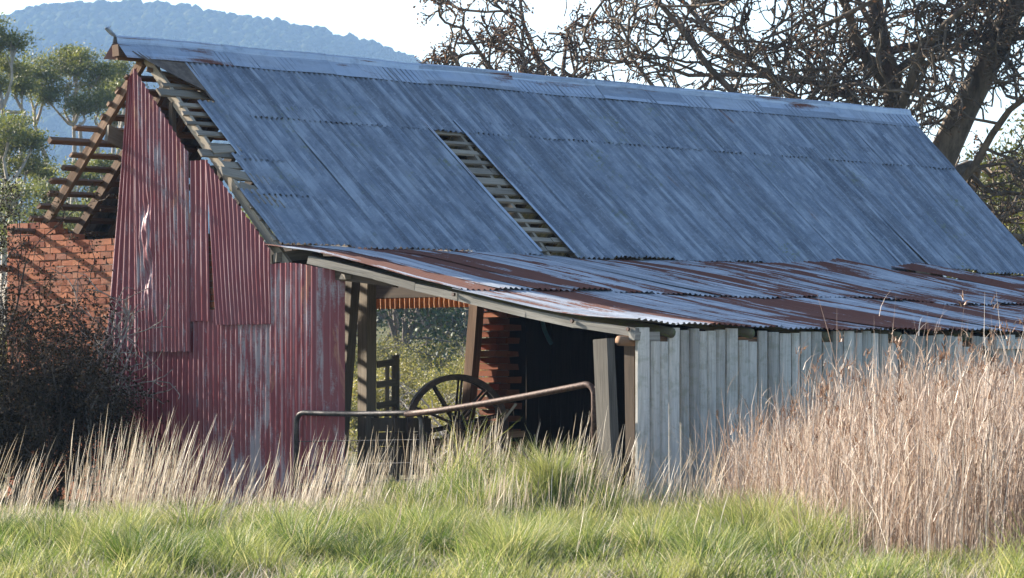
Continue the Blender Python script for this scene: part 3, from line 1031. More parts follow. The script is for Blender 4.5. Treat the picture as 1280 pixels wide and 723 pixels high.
# heap that carries them
m = MB()
for i in range(40):
    p = B(2.35 + random.gauss(0, .3), -4.8 + random.gauss(0, .25), 0)
    g = float(gz(p.x, p.y))
    q = Quaternion((random.uniform(-1, 1), random.uniform(-1, 1), random.uniform(-1, 1)), random.uniform(.2, 1.2))
    m.box(Vector((p.x, p.y, g + random.uniform(0, .34))), .22, .12, .10, q @ U, q @ V, q @ Z, .015)
tag(m.build("rubble", M['brick']), "low heap of brick rubble behind the spoked wheel", "rubble", kind='stuff')
m = MB(); m.beam(B(.8, -3.3, .72), B(1.1, -2.95, 1.30), .045, .03, rough=.005)
tag(m.build("stick", M['batten']), "pale stick leaning just right of the spoked wheel", "stick")

# ==================================================================== PLANTS
GREEN = mat_leaf("pasture_grass", [(0.0, (0.07, 0.11, 0.03)), (0.4, (0.125, 0.185, 0.05)), (0.74, (0.22, 0.27, 0.09)), (0.88, (0.46, 0.41, 0.27)), (1.0, (0.58, 0.52, 0.38))], 0.42, (0.27, 0.27, 0.13), 1.3, tr_tint=(1.15, 1.15, 0.7))
DRY = mat_leaf("dry_grass", [(0.0, (0.26, 0.21, 0.155)), (0.5, (0.45, 0.39, 0.31)), (1.0, (0.66, 0.60, 0.51))], 0.30, tr_tint=(1, .95, .85))
REED = mat_leaf("dry_reed", [(0.0, (0.17, 0.115, 0.085)), (0.4, (0.31, 0.23, 0.185)), (0.78, (0.47, 0.39, 0.325)), (1.0, (0.68, 0.63, 0.56))], 0.28, tr_tint=(1, .92, .82))

def blades(name, x, y, h, w, lean_dir, lean, mat, nseg=3, power=1.8, tip=.12, zoff=-.03, parent=None, waver=0.0, heads=None):
    n = len(x)
    base = np.stack([x, y, gz(x, y) + zoff], -1)
    ang = RNG.uniform(0, math.pi, n)
    side = np.stack([np.cos(ang), np.sin(ang), np.zeros(n)], -1)
    ld = np.stack([np.cos(lean_dir), np.sin(lean_dir), np.zeros(n)], -1)
    V_ = np.empty((n, nseg + 1, 2, 3), dtype=np.float32)
    wv = RNG.normal(0, waver, (n, nseg + 1, 2)) if waver else None
    for i in range(nseg + 1):
        t = i / nseg
        hz = np.sqrt(np.maximum(1 - (lean * t ** (power - 1)) ** 2 * .5, .05))
        p = base + ld * (h * lean * t ** power)[:, None]
        p[:, 2] += h * t * hz
        if wv is not None and i:
            p[:, :2] += wv[:, i] * (h * t)[:, None]
        prof = 1 + (tip - 1) * t ** 1.3
        if heads is not None:
            prof = heads[i]
        V_[:, i, 0] = p - side * (w * prof / 2)[:, None]
        V_[:, i, 1] = p + side * (w * prof / 2)[:, None]
    k = np.arange(n)[:, None] * (nseg + 1) * 2 + np.arange(nseg)[None] * 2
    k = k.ravel()
    return np_mesh(name, V_, np.stack([k, k + 1, k + 3, k + 2], -1), mat, parent)

def in_barn(x, y):
    dx, dy = x - CX, y - CY
    u = dx * U.x + dy * U.y
    v = dx * V.x + dy * V.y
    return (u > -.05) & (v < .05) & (u < 16.3) & (v > -11.5)

# pasture grass
n = 130000
y = 25.5 + (RNG.random(n) ** 1.15) * 18.5
x = RNG.uniform(-1, 1, n) * (.152 * y + .3)
ok = ~in_barn(x, y)
x, y = x[ok], y[ok]; n = len(x)
clump = np.clip(.40 + .95 * wob(x, y, 3.2, 21) + .6 * wob(x, y, 7.0, 22), 0, 1.5)
h = (.04 + .24 * clump ** 1.4) * RNG.uniform(.45, 1.5, n)
shade_side = np.exp(-((x - .3) / 1.7) ** 2 - ((y - 39.2) / 1.4) ** 2)
h = h * (1 + .5 * shade_side)
h = np.where(y > 33.5, h * (.55 + .75 * shade_side), h)
front = (x > 2.7) & (y > 28.2)
h = np.where(front, h * .45, h)
o1 = blades("grass", x, y, h, RNG.uniform(.006, .013, n), RNG.uniform(-.9, .9, n) + RNG.choice([0, math.pi], n, p=[.68, .32]), RNG.uniform(.1, .8, n), GREEN)
tag(o1, "lush sunlit green pasture grass in the foreground", "grass", kind='stuff')
# last year's dead blades lying in the sward
n = 26000
y = 25.5 + RNG.random(n) * 15
x = RNG.uniform(-1, 1, n) * (.152 * y + .3)
ok = (~in_barn(x, y)) & (wob(x, y, 2.2, 31) > .05)
x, y = x[ok], y[ok]; n = len(x)
o1 = blades("dead_thatch", x, y, RNG.uniform(.08, .30, n), RNG.uniform(.005, .010, n), RNG.uniform(0, 6.28, n), RNG.uniform(.4, 1.2, n), DRY)
tag(o1, "short straw coloured dead grass mixed into the green pasture", "grass", kind='stuff')
# taller arching tussocks in it
cx, cy, ch, cr = [], [], [], []
for (px, Y, hh, rr, q) in ((640, 29.5, .42, .32, 900), (735, 30.5, .40, .25, 700), (180, 28.3, .36, .4, 800), (380, 28.6, .33, .25, 500), (560, 31.5, .34, .3, 600), (860, 31.5, .38, .3, 600),
                           (960, 33.5, .55, .5, 1400), (1035, 31.3, .5, .35, 900), (1180, 29.2, .45, .45, 900), (260, 31.0, .34, .35, 600), (60, 33, .35, .4, 600), (480, 33.0, .4, .4, 700), (700, 35.5, .36, .4, 700),
                           (900, 34.5, .5, .35, 900), (955, 32.2, .55, .35, 1100), (1010, 30.4, .5, .3, 900), (925, 30.0, .42, .3, 700), *[(random.uniform(0, 900), random.uniform(27, 36.5), random.uniform(.28, .5), random.uniform(.12, .34), random.randint(250, 600)) for _ in range(46)], (600, 38.2, .5, .5, 1100), (690, 38.8, .5, .5, 1100), (760, 38.2, .42, .4, 700), (520, 38.6, .45, .45, 800)):
    X = (px - 640) / FPX * Y
    q = int(q * .9)
    a, r = RNG.uniform(0, 6.28, q), np.abs(RNG.normal(0, rr * .55, q))
    cx.append(X + np.cos(a) * r); cy.append(Y + np.sin(a) * r); ch.append(hh * RNG.uniform(.5, 1.2, q)); cr.append(a)
cx, cy, ch, cr = map(np.concatenate, (cx, cy, ch, cr))
ch = np.where((cx > 2.95) & (cy > 28.0), ch * .5, ch)
n = len(cx)
o = blades("tussock_grass", cx, cy, ch, RNG.uniform(.006, .011, n), cr + RNG.normal(0, .6, n), RNG.uniform(.3, 1.0, n), GREEN, nseg=4)
tag(o, "taller arching green grass tussocks among the pasture", "grass", kind='stuff')

# coarser dark green tussocks
DARKGRASS = mat_leaf("coarse_dark_grass", [(0.0, (0.035, 0.06, 0.02)), (0.5, (0.07, 0.115, 0.03)), (0.85, (0.13, 0.17, 0.05)), (1.0, (0.42, 0.37, 0.24))], 0.38, tr_tint=(1.15, 1.2, .7))
tx_, ty_, th_, ta_ = [], [], [], []
for k in range(34):
    px, Y = random.uniform(-10, 1000), random.uniform(27.0, 35.5)
    hh, rr, q = random.uniform(.26, .5), random.uniform(.10, .26), random.randint(300, 620)
    a, rad_ = RNG.uniform(0, 6.28, q), np.abs(RNG.normal(0, rr * .5, q))
    tx_.append((px - 640) / FPX * Y + np.cos(a) * rad_); ty_.append(Y + np.sin(a) * rad_)
    th_.append(hh * RNG.uniform(.4, 1.2, q)); ta_.append(a + RNG.normal(0, .5, q))
tx_, ty_, th_, ta_ = map(np.concatenate, (tx_, ty_, th_, ta_))
o = blades("coarse_grass", tx_, ty_, th_, RNG.uniform(.006, .012, len(tx_)), ta_, RNG.uniform(.3, 1.1, len(tx_)), DARKGRASS, nseg=4)
tag(o, "coarse darker green grass clumps scattered through the pasture", "grass", kind='stuff')

# tall dry stalks in front of the gable and the gates
def stalk_set(spec):
    xs, ys, hs, ls = [], [], [], []
    for (p0, p1, Y0, Y1, q, h0, h1, le) in spec:
        Y = RNG.uniform(Y0, Y1, q)
        px = RNG.uniform(p0, p1, q)
        xs.append((px - 640) / FPX * Y); ys.append(Y)
        hs.append(RNG.uniform(h0, h1, q)); ls.append(np.clip(RNG.normal(le, .10, q), -.15, .8))
    return map(np.concatenate, (xs, ys, hs, ls))
spec = [(-30, 45, 36, 38, 200, .55, 1.0, .33), (75, 150, 36.2, 38, 260, .6, 1.1, .14), (120, 215, 36.5, 38.5, 360, .6, 1.1, .24), (150, 260, 36.8, 39, 420, .55, 1.15, .30),
        (225, 300, 37, 39, 120, .4, .8, .3), (260, 330, 36.5, 38, 160, .4, .75, .38), (320, 400, 36.8, 38.5, 220, .45, .9, .22), (370, 470, 37, 39, 420, .5, 1.0, .30),
        (440, 560, 37, 39, 120, .3, .7, .28), (560, 660, 37, 38.4, 150, .35, .65, .05), (500, 620, 39.6, 41.6, 300, .4, .75, .12), (560, 760, 39.8, 41.5, 620, .3, .62, .16), (600, 700, 36.5, 38, 120, .4, .7, .12),
        (700, 800, 37.5, 39.4, 260, .5, .9, .22), (770, 880, 36.8, 39, 120, .45, .9, .35), (840, 900, 37.5, 39.2, 100, .5, 1.0, .15), (-20, 900, 35, 39, 260, .3, .6, .25),
        (40, 900, 28, 35, 380, .2, .55, .3), (400, 620, 40.5, 42.8, 300, .4, .75, .1)]
x, y, h, le = stalk_set(spec)
sel = RNG.random(len(x)) < .6
x, y, h, le = x[sel], y[sel], h[sel] * RNG.uniform(.5, 1.25, sel.sum()), le[sel]
n = len(x)
o = blades("dry_grass", x, y, h, RNG.uniform(.0045, .0075, n), RNG.normal(0, .45, n), le * .9, DRY, nseg=5, power=1.25, waver=.006, heads=[.8, .7, .6, .75, 1.25, .2])
tag(o, "tall pale dry grass stalks leaning in front of the red gable", "dry grass", kind='stuff')
n2 = 700
pick = RNG.integers(0, n, n2)
o = blades("dry_undergrowth", x[pick] + RNG.normal(0, .12, n2), y[pick] + RNG.normal(0, .12, n2), h[pick] * RNG.uniform(.25, .6, n2), RNG.uniform(.005, .010, n2), RNG.uniform(0, 6.28, n2), RNG.uniform(.2, 1.0, n2), DRY, nseg=4)
tag(o, "short tangled dry grass between the tall stalks", "dry grass", kind='stuff')

# the big reed bed on the right
n = 13000
y = RNG.uniform(31.2, 39.6, n)
x = 2.35 + (38.5 - y) * .075 + RNG.random(n) ** .9 * 4.8 + RNG.normal(0, .16, n)
n3 = 2900
y3 = RNG.uniform(28.9, 31.8, n3)
x3 = 2.85 + (31.8 - y3) * .10 + RNG.random(n3) ** .6 * 3.0 + RNG.normal(0, .22, n3)
x, y = np.concatenate([x, x3]), np.concatenate([y, y3])
n = len(x)
edge = np.clip((x - (2.45 + (38.5 - y) * .075)) / 1.2, -.35, 1)
h = (1.02 + .44 * edge) * RNG.normal(1.0, .16, n) * (1 + .16 * wob(x, y, 2.4, 41))
h *= 1 - .16 * np.clip((36 - y) / 6, 0, 1.2)
h *= np.where(RNG.random(n) < .12, RNG.uniform(.35, .8, n), 1.0)
long_ = RNG.random(n) < .07
h = np.where(long_, h * RNG.uniform(1.1, 1.35, n), h)
o = blades("reeds", x, y, h, RNG.uniform(.006, .011, n), RNG.normal(.3, 1.1, n), np.clip(RNG.normal(.10, .14, n), -.2, .8), REED, nseg=6, power=1.9, waver=.008, heads=[.9, .8, .75, .7, .65, .8, .12])
tag(o, "dense tall stand of dry brown reeds before the slab wall", "reeds", kind='stuff')
n4 = 420                                       # bent and broken stems round the edge of the bed
y4 = RNG.uniform(29.0, 39.0, n4)
x4 = 2.45 + (38.5 - y4) * .06 + RNG.normal(.15, .38, n4)
o = blades("bent_reeds", x4, y4, RNG.uniform(.5, 1.5, n4), RNG.uniform(.006, .011, n4), RNG.uniform(0, 6.28, n4), RNG.uniform(.25, 1.0, n4), REED, nseg=6, power=1.5, waver=.02)
tag(o, "bent and leaning dry stems at the edge of the reed stand", "reeds", kind='stuff')
# loose leaf blades and seed heads in the bed
n2 = 15000
pick = RNG.integers(0, n, n2)
zf = RNG.uniform(.25, .95, n2)
xb, yb = x[pick] + RNG.normal(0, .06, n2), y[pick] + RNG.normal(0, .06, n2)
o = blades("reed_leaves", xb, yb, RNG.uniform(.12, .34, n2), RNG.uniform(.006, .014, n2), RNG.uniform(0, 6.28, n2), RNG.uniform(.4, 1.1, n2), REED, nseg=3, zoff=h[pick] * zf)
tag(o, "dry leaf blades and seed heads on the reed stalks", "reeds", kind='stuff')
n2 = 420
pick = RNG.choice(np.where(long_)[0], n2)
o = blades("seed_heads", np.repeat(x[pick], 6) + RNG.normal(0, .018, n2 * 6) + .06, np.repeat(y[pick], 6) + RNG.normal(0, .018, n2 * 6), RNG.uniform(.04, .10, n2 * 6), RNG.uniform(.012, .022, n2 * 6),
           RNG.uniform(0, 6.28, n2 * 6), RNG.uniform(.4, 1.0, n2 * 6), mat_leaf("seed_head", [(0, (.16, .09, .06)), (1, (.34, .23, .16))], .2, tr_tint=(1, .9, .8)), nseg=2, zoff=np.repeat(h[pick], 6) * .93 + RNG.normal(0, .03, n2 * 6))
tag(o, "brown tufted seed heads above the reed bed", "reeds", kind='stuff')

# ---------------------------------------------------------------- woody plants
SEED_ = 1
def jitter(d, a):
    r = Vector((random.gauss(0, 1), random.gauss(0, 1), random.gauss(0, 1)))
    return (d + r * a).normalized()

def grow(m, tips, p, d, r, L, lev, cfg):
    """one branch and its children; tips collects twig ends"""
    c = cfg[lev]
    n = c['seg']
    pts, rad = [p.copy()], [r]
    for i in range(n):
        d = jitter(d, c['gnarl'])
        d = (d + Vector((0, 0, c['up']))).normalized()
        p = p + d * (L / n)
        pts.append(p.copy())
        rad.append(max(c['rmin'], r * (1 - (1 - c['taper']) * (i + 1) / n)))
        if lev >= c.get('tipfrom', 99):
            tips.append((p.copy(), d.copy()))
    m.tube(pts, rad, c['sides'], cap=False)
    tips.append((p.copy(), d.copy()))
    if lev + 1 < len(cfg):
        k = cfg[lev + 1]
        cnt = k['count'] if isinstance(k['count'], int) else random.randint(*k['count'])
        for q in range(cnt):
            t = k['from'] + (1 - k['from']) * (q + random.random()) / cnt
            i = min(int(t * n), n - 1)
            f = t * n - i
            bp = pts[i].lerp(pts[i + 1], f)
            bd = (pts[i + 1] - pts[i]).normalized()
            side = bd.cross(Vector((random.gauss(0, 1), random.gauss(0, 1), random.gauss(0, 1)))).normalized()
            a = math.radians(random.uniform(*k['angle']))
            nd = bd * math.cos(a) + side * math.sin(a)
            rr = max(k['rmin'], (rad[i] + (rad[i + 1] - rad[i]) * f) * k['rscale'])
            grow(m, tips, bp, nd, rr, L * k['lscale'] * random.uniform(.65, 1.25) * (1.1 - .45 * t), lev + 1, cfg)

def leaf_cloud(name, pts, per, spread, size, aspect, mat, parent, droop=.0, flat=1.0):
    pts = np.array([p[:] for p in pts], dtype=np.float32)
    n = len(pts) * per
    c = np.repeat(pts, per, 0)
    off = RNG.normal(0, 1, (n, 3)) * spread
    off[:, 2] *= flat
    c = c + off
    ax = RNG.normal(0, 1, (n, 3)); ax[:, 2] -= droop
    ax /= np.linalg.norm(ax, axis=1)[:, None]
    b = np.cross(ax, RNG.normal(0, 1, (n, 3)))
    b /= np.linalg.norm(b, axis=1)[:, None] + 1e-6
    s = size * RNG.uniform(.6, 1.4, n)
    a_, b_ = ax * s[:, None], b * (s * aspect)[:, None]
    vv = np.stack([c - a_ * .5, c - b_ * .5 + a_ * .05, c + a_ * .5, c + b_ * .5 + a_ * .05], 1)
    return np_mesh(name, vv, np.arange(n * 4).reshape(n, 4), mat, parent)

def gpt(px, Y):
    X = (px - 640) / FPX * Y
    return Vector((X, Y, float(gz(X, Y))))

BARK_G = mat_bark("pale_gum_bark", (0.22, 0.19, 0.16), (0.40, 0.36, 0.31))
BARK_D = mat_bark("dark_oak_bark", (0.065, 0.052, 0.040), (0.19, 0.15, 0.115), 5)
BARK_B = mat_bark("brown_bush_bark", (0.035, 0.026, 0.02), (0.10, 0.08, 0.065), 20)
BARK_T = mat_bark("grey_twig_bark", (0.10, 0.085, 0.075), (0.22, 0.19, 0.17), 20)
GUM = mat_leaf("gum_leaves", [(0.0, (0.07, 0.085, 0.035)), (0.5, (0.125, 0.14, 0.055)), (1.0, (0.21, 0.20, 0.085))], .35, (0.11, 0.12, 0.06), 0.5)
GUM2 = mat_leaf("yellow_gum_leaves", [(0.0, (0.05, 0.06, 0.018)), (0.5, (0.10, 0.105, 0.03)), (1.0, (0.17, 0.155, 0.055))], .25, (0.06, 0.065, 0.022), 0.5)
SHRUB = mat_leaf("scrub_leaves", [(0.0, (0.10, 0.105, 0.035)), (0.5, (0.19, 0.18, 0.065)), (1.0, (0.32, 0.27, 0.12))], .3, (0.25, 0.21, 0.10), 0.7)
DARKL = mat_leaf("dark_bush_leaves", [(0.0, (0.018, 0.014, 0.009)), (0.6, (0.036, 0.028, 0.016)), (1.0, (0.085, 0.055, 0.034))], .08, rough=.8, spec=.05)
DEEP = mat_leaf("deep_green_leaves", [(0.0, (0.03, 0.05, 0.03)), (0.6, (0.045, 0.07, 0.04)), (1.0, (0.08, 0.10, 0.05))], .15)
BROWN = mat_leaf("dead_oak_leaves", [(0.0, (0.05, 0.03, 0.02)), (0.5, (0.11, 0.065, 0.042)), (1.0, (0.21, 0.135, 0.09))], .25, tr_tint=(1.1, .85, .6))

def gum_tree(px, Y, ztop, spread, label, mat=GUM, stems=1, leaf=.22, per=46, bare=.45, grp="gum trees beyond the barn", cl=.42, nlimb=(7, 10), ncl=130):
    global RNG
    random.seed(zlib.crc32((label + str(SEED_)).encode())); RNG = np.random.default_rng(zlib.crc32(label.encode()))
    b = gpt(px, Y)
    H = ztop - b.z
    t = thing("gum_tree", b, label, "tree", grp)
    m, tips = MB(), []
    cfg = [dict(seg=7, gnarl=.10, up=.05, rmin=.03, taper=.45, sides=7),
           dict(count=nlimb, seg=5, gnarl=.16, up=.10, rmin=.025, taper=.5, sides=6, angle=(25, 55), rscale=.55, lscale=spread, **{'from': bare}),
           dict(count=(4, 6), seg=4, gnarl=.22, up=.10, rmin=.018, taper=.5, sides=5, angle=(25, 60), rscale=.6, lscale=.55, **{'from': .35}),
           dict(count=(3, 4), seg=3, gnarl=.25, up=.05, rmin=.012, taper=.6, sides=4, angle=(20, 60), rscale=.6, lscale=.5, **{'from': .3})]
    for s in range(stems):
        d = Vector((random.uniform(-.22, .22), random.uniform(-.15, .15), 1)).normalized() if stems > 1 else Vector((random.uniform(-.08, .08), 0, 1)).normalized()
        grow(m, tips, b + Vector((random.uniform(-.2, .2) * (stems > 1), 0, -.3)), d, H * .021 + .03, H * random.uniform(.72, .86) * (1 if s == 0 else .85), 0, cfg)
    m.build("trunk", BARK_G, t, True)
    zc_ = [p for p, d in tips if p.z > b.z + H * bare * .8]
    random.shuffle(zc_)
    leaf_cloud("crown", zc_[:ncl], int(per * 560 / ncl), cl * 1.25, leaf * .8, .36, mat, t, droop=.5, flat=.62)
    return t
def lobed_gum(px, Y, lobes, label, mat=GUM, stems=2, leaf=.13, sub=12, per=130, grp="gum trees beyond the barn", flat=.62):
    """a gum whose limbs rise to the given clumps of foliage; (px, row, radius in px) are turned into metres at distance Y"""
    global RNG
    random.seed(zlib.crc32(label.encode())); RNG = np.random.default_rng(zlib.crc32(label.encode()))
    b = gpt(px, Y)
    k = FPX / Y
    t = thing("gum_tree", b, label, "tree", grp)
    m = MB()
    cs = []
    for (lx, ly, lr) in lobes:
        cs.append((Vector(((lx - 640) / k, Y + random.uniform(-1.8, 1.8), ZC + (YH - ly) / k)), lr / k))
    top = max(c.z for c, r_ in cs)
    H = top - b.z
    trunks = []
    for q in range(stems):
        x0 = b + Vector((random.uniform(-.3, .3) * (stems > 1), random.uniform(-.3, .3), -.3))
        aim = random.choice(cs)[0]
        pts = [x0]
        for i in range(1, 8):
            f = i / 7
            pts.append(x0.lerp(Vector((aim.x, aim.y, b.z + H * .75)), f) + Vector((random.uniform(-.18, .18), random.uniform(-.18, .18), 0)))
        m.tube(pts, [H * .017 * (1 - .75 * i / 7) + .02 for i in range(8)], 7, cap=False)
        trunks.append(pts)
    pts_out = []
    for c, lr in cs:
        tr = min(trunks, key=lambda p: min((q - c).length for q in p))
        below = [q for q in tr if q.z < c.z - .3] or tr[:2]
        st = min(below, key=lambda q: (q - c).length + .6 * max(0, q.z - c.z + 1.5))
        mid = st.lerp(c, .5) + Vector((random.uniform(-.3, .3), random.uniform(-.3, .3), random.uniform(-.3, .1)))
        m.tube([st, st.lerp(mid, .5) + Vector((0, 0, -.08)), mid, mid.lerp(c, .6), c], [.07, .06, .05, .035, .025], 5, cap=False)
        for q in range(sub):
            an, el = random.uniform(0, 6.28), random.uniform(-.7, 1.0)
            e = c + Vector((math.cos(an) * lr * random.uniform(.3, 1.35), math.sin(an) * lr * random.uniform(.3, 1.35), lr * flat * 1.3 * el))
            m.tube([mid.lerp(c, random.uniform(.2, 1)), c.lerp(e, .5) + Vector((0, 0, -.06)), e], [.022, .016, .010], 4, cap=False)
            pts_out.append(e)
    m.build("trunk", BARK_G, t, True)
    leaf_cloud("crown", pts_out, per, .25, leaf, .34, mat, t, droop=.5, flat=.55)
    return t
lobed_gum(82, 140, [(50, 86, 20), (75, 78, 22), (100, 82, 22), (124, 94, 20), (60, 108, 20), (90, 106, 24), (116, 118, 22), (38, 100, 14), (108, 142, 16), (132, 132, 16), (64, 128, 10), (88, 70, 10)],
          "gum tree with a domed olive crown left of the red gable", stems=4)
lobed_gum(-8, 128, [(6, 50, 15), (22, 60, 16), (8, 82, 17), (26, 108, 9), (-2, 112, 13), (-24, 74, 22), (-40, 110, 22), (-20, 40, 18)], "tall grey green gum tree at the left edge of the photo")
lobed_gum(6, 118, [(6, 158, 18), (26, 166, 20), (46, 180, 14), (10, 190, 18), (34, 206, 13), (-6, 214, 17), (-28, 180, 24), (48, 214, 9)], "lower gum tree with drooping grey green crown under the tall edge gum", stems=3)
lobed_gum(146, 150, [(150, 88, 11), (138, 103, 12), (146, 124, 12), (160, 112, 14), (136, 146, 9)], "pale gum tree showing just left of the roof peak")
lobed_gum(60, 108, [(18, 252, 22), (52, 244, 16), (34, 284, 24), (8, 300, 24), (66, 284, 20), (50, 310, 24)], "short bushy gum behind the bare rear rafters", stems=4, per=110)
lobed_gum(118, 112, [(98, 214, 15), (122, 246, 20), (108, 282, 22), (92, 300, 20), (134, 212, 12), (140, 270, 20)], "small leafy gum between the red gable and the rear rafters", stems=4, per=110)
gum_tree(1275, 100, 10.2, .42, "yellow green leafy tree behind the bare oak at the right edge", mat=GUM2, stems=3, bare=.2, per=46, grp="leafy trees right of the barn")
gum_tree(1370, 92, 9.2, .42, "second yellow green tree beyond the far roof end", mat=GUM2, stems=3, bare=.15, per=46, grp="leafy trees right of the barn")

# the bare oak
def oak(base, trunks, label, name="oak_tree", leaves=True):
    global RNG
    random.seed(zlib.crc32((label + str(SEED_)).encode())); RNG = np.random.default_rng(zlib.crc32(label.encode()))
    t = thing(name, base, label, "tree")
    m, tips = MB(), []
    cfg = [dict(seg=9, gnarl=.05, up=.0, rmin=.05, taper=.45, sides=8),
           dict(count=(8, 10), seg=9, gnarl=.24, up=.03, rmin=.03, taper=.3, sides=6, angle=(40, 85), rscale=.46, lscale=.62, **{'from': .22}),
           dict(count=(8, 10), seg=7, gnarl=.38, up=.03, rmin=.030, taper=.4, sides=5, angle=(35, 80), rscale=.5, lscale=.46, **{'from': .15}),
           dict(count=(6, 8), seg=5, gnarl=.46, up=.04, rmin=.022, taper=.6, sides=4, angle=(30, 80), rscale=.55, lscale=.46, **{'from': .1}),
           dict(count=(4, 5), seg=3, gnarl=.5, up=.04, rmin=.014, taper=.7, sides=3, angle=(30, 80), rscale=.7, lscale=.5, **{'from': .1})]
    for (p, d, r, L, lev) in trunks:
        if lev < 0:                                   # the bole, straight from p along d
            d = Vector(d).normalized()
            m.tube([Vector(p) + d * (L * q / 5) + Vector((.04 * math.sin(q * 2), .03 * math.cos(q * 3), 0)) for q in range(6)], [r * (1.15 - .05 * q) for q in range(6)], 10)
        else:
            grow(m, tips, Vector(p), Vector(d).normalized(), r, L, lev, cfg)
    m.build("trunk", BARK_D, t, True)
    pts = [p for p, d in tips]
    random.shuffle(pts)
    leaf_cloud("dead_leaves", pts[:4200], 4, .07, .075, .6, BROWN, t)
    return t
OY = 74.0
ob = gpt(1150, OY)
k_ = FPX / OY
def op(px, py, dy=0.0):
    return Vector(((px - 640) / k_, OY + dy, ZC + (YH - py) / k_))
fork = op(1150, 330)
trunks = [(ob - Z * .3, (0, 0, 1), .48, (fork - ob).length + .9, -1)]
def limb(a, b, r, L, lev=1):
    trunks.append((a, b - a, r, L, lev))
limb(op(1140, 330), op(1122, 60), .25, 9.0, 0)
limb(op(1152, 260), op(1224, 0), .34, 10.0, 0)
limb(op(1140, 300), op(960, 90, -1.5), .12, 7.5, 1)
limb(op(1130, 290), op(840, 120, 1.5), .12, 8.5, 1)
limb(op(1130, 270), op(700, 100, 0), .12, 9.5, 1)
limb(op(1125, 220), op(820, 30, -1.0), .10, 8.0, 1)
limb(op(1125, 180), op(940, -20, 2.0), .10, 6.5, 1)
limb(op(1120, 120), op(960, -60, -1.0), .13, 5.5, 1)
limb(op(1135, 310), op(660, 40, 1.0), .12, 10.5, 1)
limb(op(1135, 300), op(780, 60, -2.0), .11, 9.0, 1)
limb(op(1130, 260), op(880, 10, 1.5), .10, 8.0, 1)
limb(op(1125, 200), op(1010, 40, -2.0), .13, 5.5, 1)
limb(op(1165, 240), op(1290, 100, 1.0), .15, 6.0, 1)
limb(op(1165, 270), op(1320, 210, -1.5), .10, 6.5, 1)
limb(op(1160, 290), op(1300, 270, 1.5), .13, 6.0, 1)
oak(ob, trunks, "large bare dark oak with dead brown leaves behind the far roof end")
# smaller bare crown whose tips show left of the oak
b2 = gpt(700, 78)
def op2(px, py, dy=0.0):
    return Vector(((px - 640) / (FPX / 78), 78 + dy, ZC + (YH - py) / (FPX / 78)))
top2 = op2(700, 300)
tr2 = [(b2 - Z * .2, top2 - b2, .20, (top2 - b2).length + .4, -1), (top2, op2(640, 60) - top2, .12, 5.4, 1), (top2, op2(715, 60) - top2, .13, 5.8, 1),
       (top2, op2(690, 80, 1.0) - top2, .12, 5.4, 1), (top2, op2(800, 90) - top2, .12, 5.4, 1), (top2, op2(600, 170) - top2, .10, 5.2, 1)]
oak(b2, tr2, "small bare twiggy tree showing above the middle of the ridge", "bare_tree")

# scrub behind the barn, seen through the open bay and left of the brick
def shrub(px, Y, w, hgt, label, mat, cat="bush", grp="scrub bushes on the slope behind the barn", leaf=.06, q=420, name="bush"):
    b = gpt(px, Y)
    t = thing(name, b, label, cat, grp)
    m, tips = MB(), []
    cfg = [dict(seg=4, gnarl=.2, up=.05, rmin=.012, taper=.5, sides=5),
           dict(count=(4, 6), seg=3, gnarl=.3, up=.05, rmin=.008, taper=.5, sides=4, angle=(25, 70), rscale=.6, lscale=.6, **{'from': .25}),
           dict(count=(3, 4), seg=2, gnarl=.3, up=.03, rmin=.006, taper=.6, sides=3, angle=(25, 70), rscale=.6, lscale=.6, **{'from': .3})]
    for s in range(max(4, int(w * 4))):
        a = random.uniform(0, 6.28)
        r = random.random() ** .6
        d = Vector((math.cos(a) * r * w * .7 / hgt, math.sin(a) * r * w * .7 / hgt, 1)).normalized()
        grow(m, tips, b + Vector((math.cos(a) * .12 * w, math.sin(a) * .12 * w, -.1)), d, .02 + hgt * .012, hgt * random.uniform(.55, .85), 0, cfg)
    m.build("stems", BARK_T, t)
    pts = [p for p, d in tips]
    random.shuffle(pts)
    leaf_cloud("foliage", pts[:q], 30, .15 + hgt * .05, leaf, .5, mat, t, flat=.8)
    return t
words = ["rounded", "low", "leaning", "spreading", "upright", "ragged"]
for i in range(44):
    px = random.uniform(395, 625) if i < 36 else random.uniform(-20, 60)
    Y = 66 + i % 13 * 4.2 + random.uniform(0, 3)
    shrub(px, Y, random.uniform(.9, 1.6), random.uniform(.7, 1.5), "yellow green scrub bush on the slope behind the barn", SHRUB)
for i, (px, Y, w, hg) in enumerate(((500, 112, 1.5, 5.6), (455, 118, 1.5, 5.2), (418, 122, 1.4, 5.0), (548, 124, 1.4, 4.6), (590, 120, 1.3, 4.4))):
    shrub(px, Y, w, hg, ("dark green dense tree seen through the middle of the open bay", "dark green tree behind the two posts", "dark green tree seen beside the red sheeting edge",
                         "dull green tree right of the darkest tree in the bay", "dull green tree behind the brick pier")[i], DEEP, "tree", "trees on the slope behind the barn", .16, 900, "slope_tree")
# hedge of trees farther up the slope
for i in range(9):
    shrub(360 + i * 36, 165 + (i % 3) * 8, 2.6, 6.5 + (i % 2), "grey green tree in the row along the top of the slope", GUM, "tree", "row of trees at the top of the slope", .22, 700, "slope_tree")

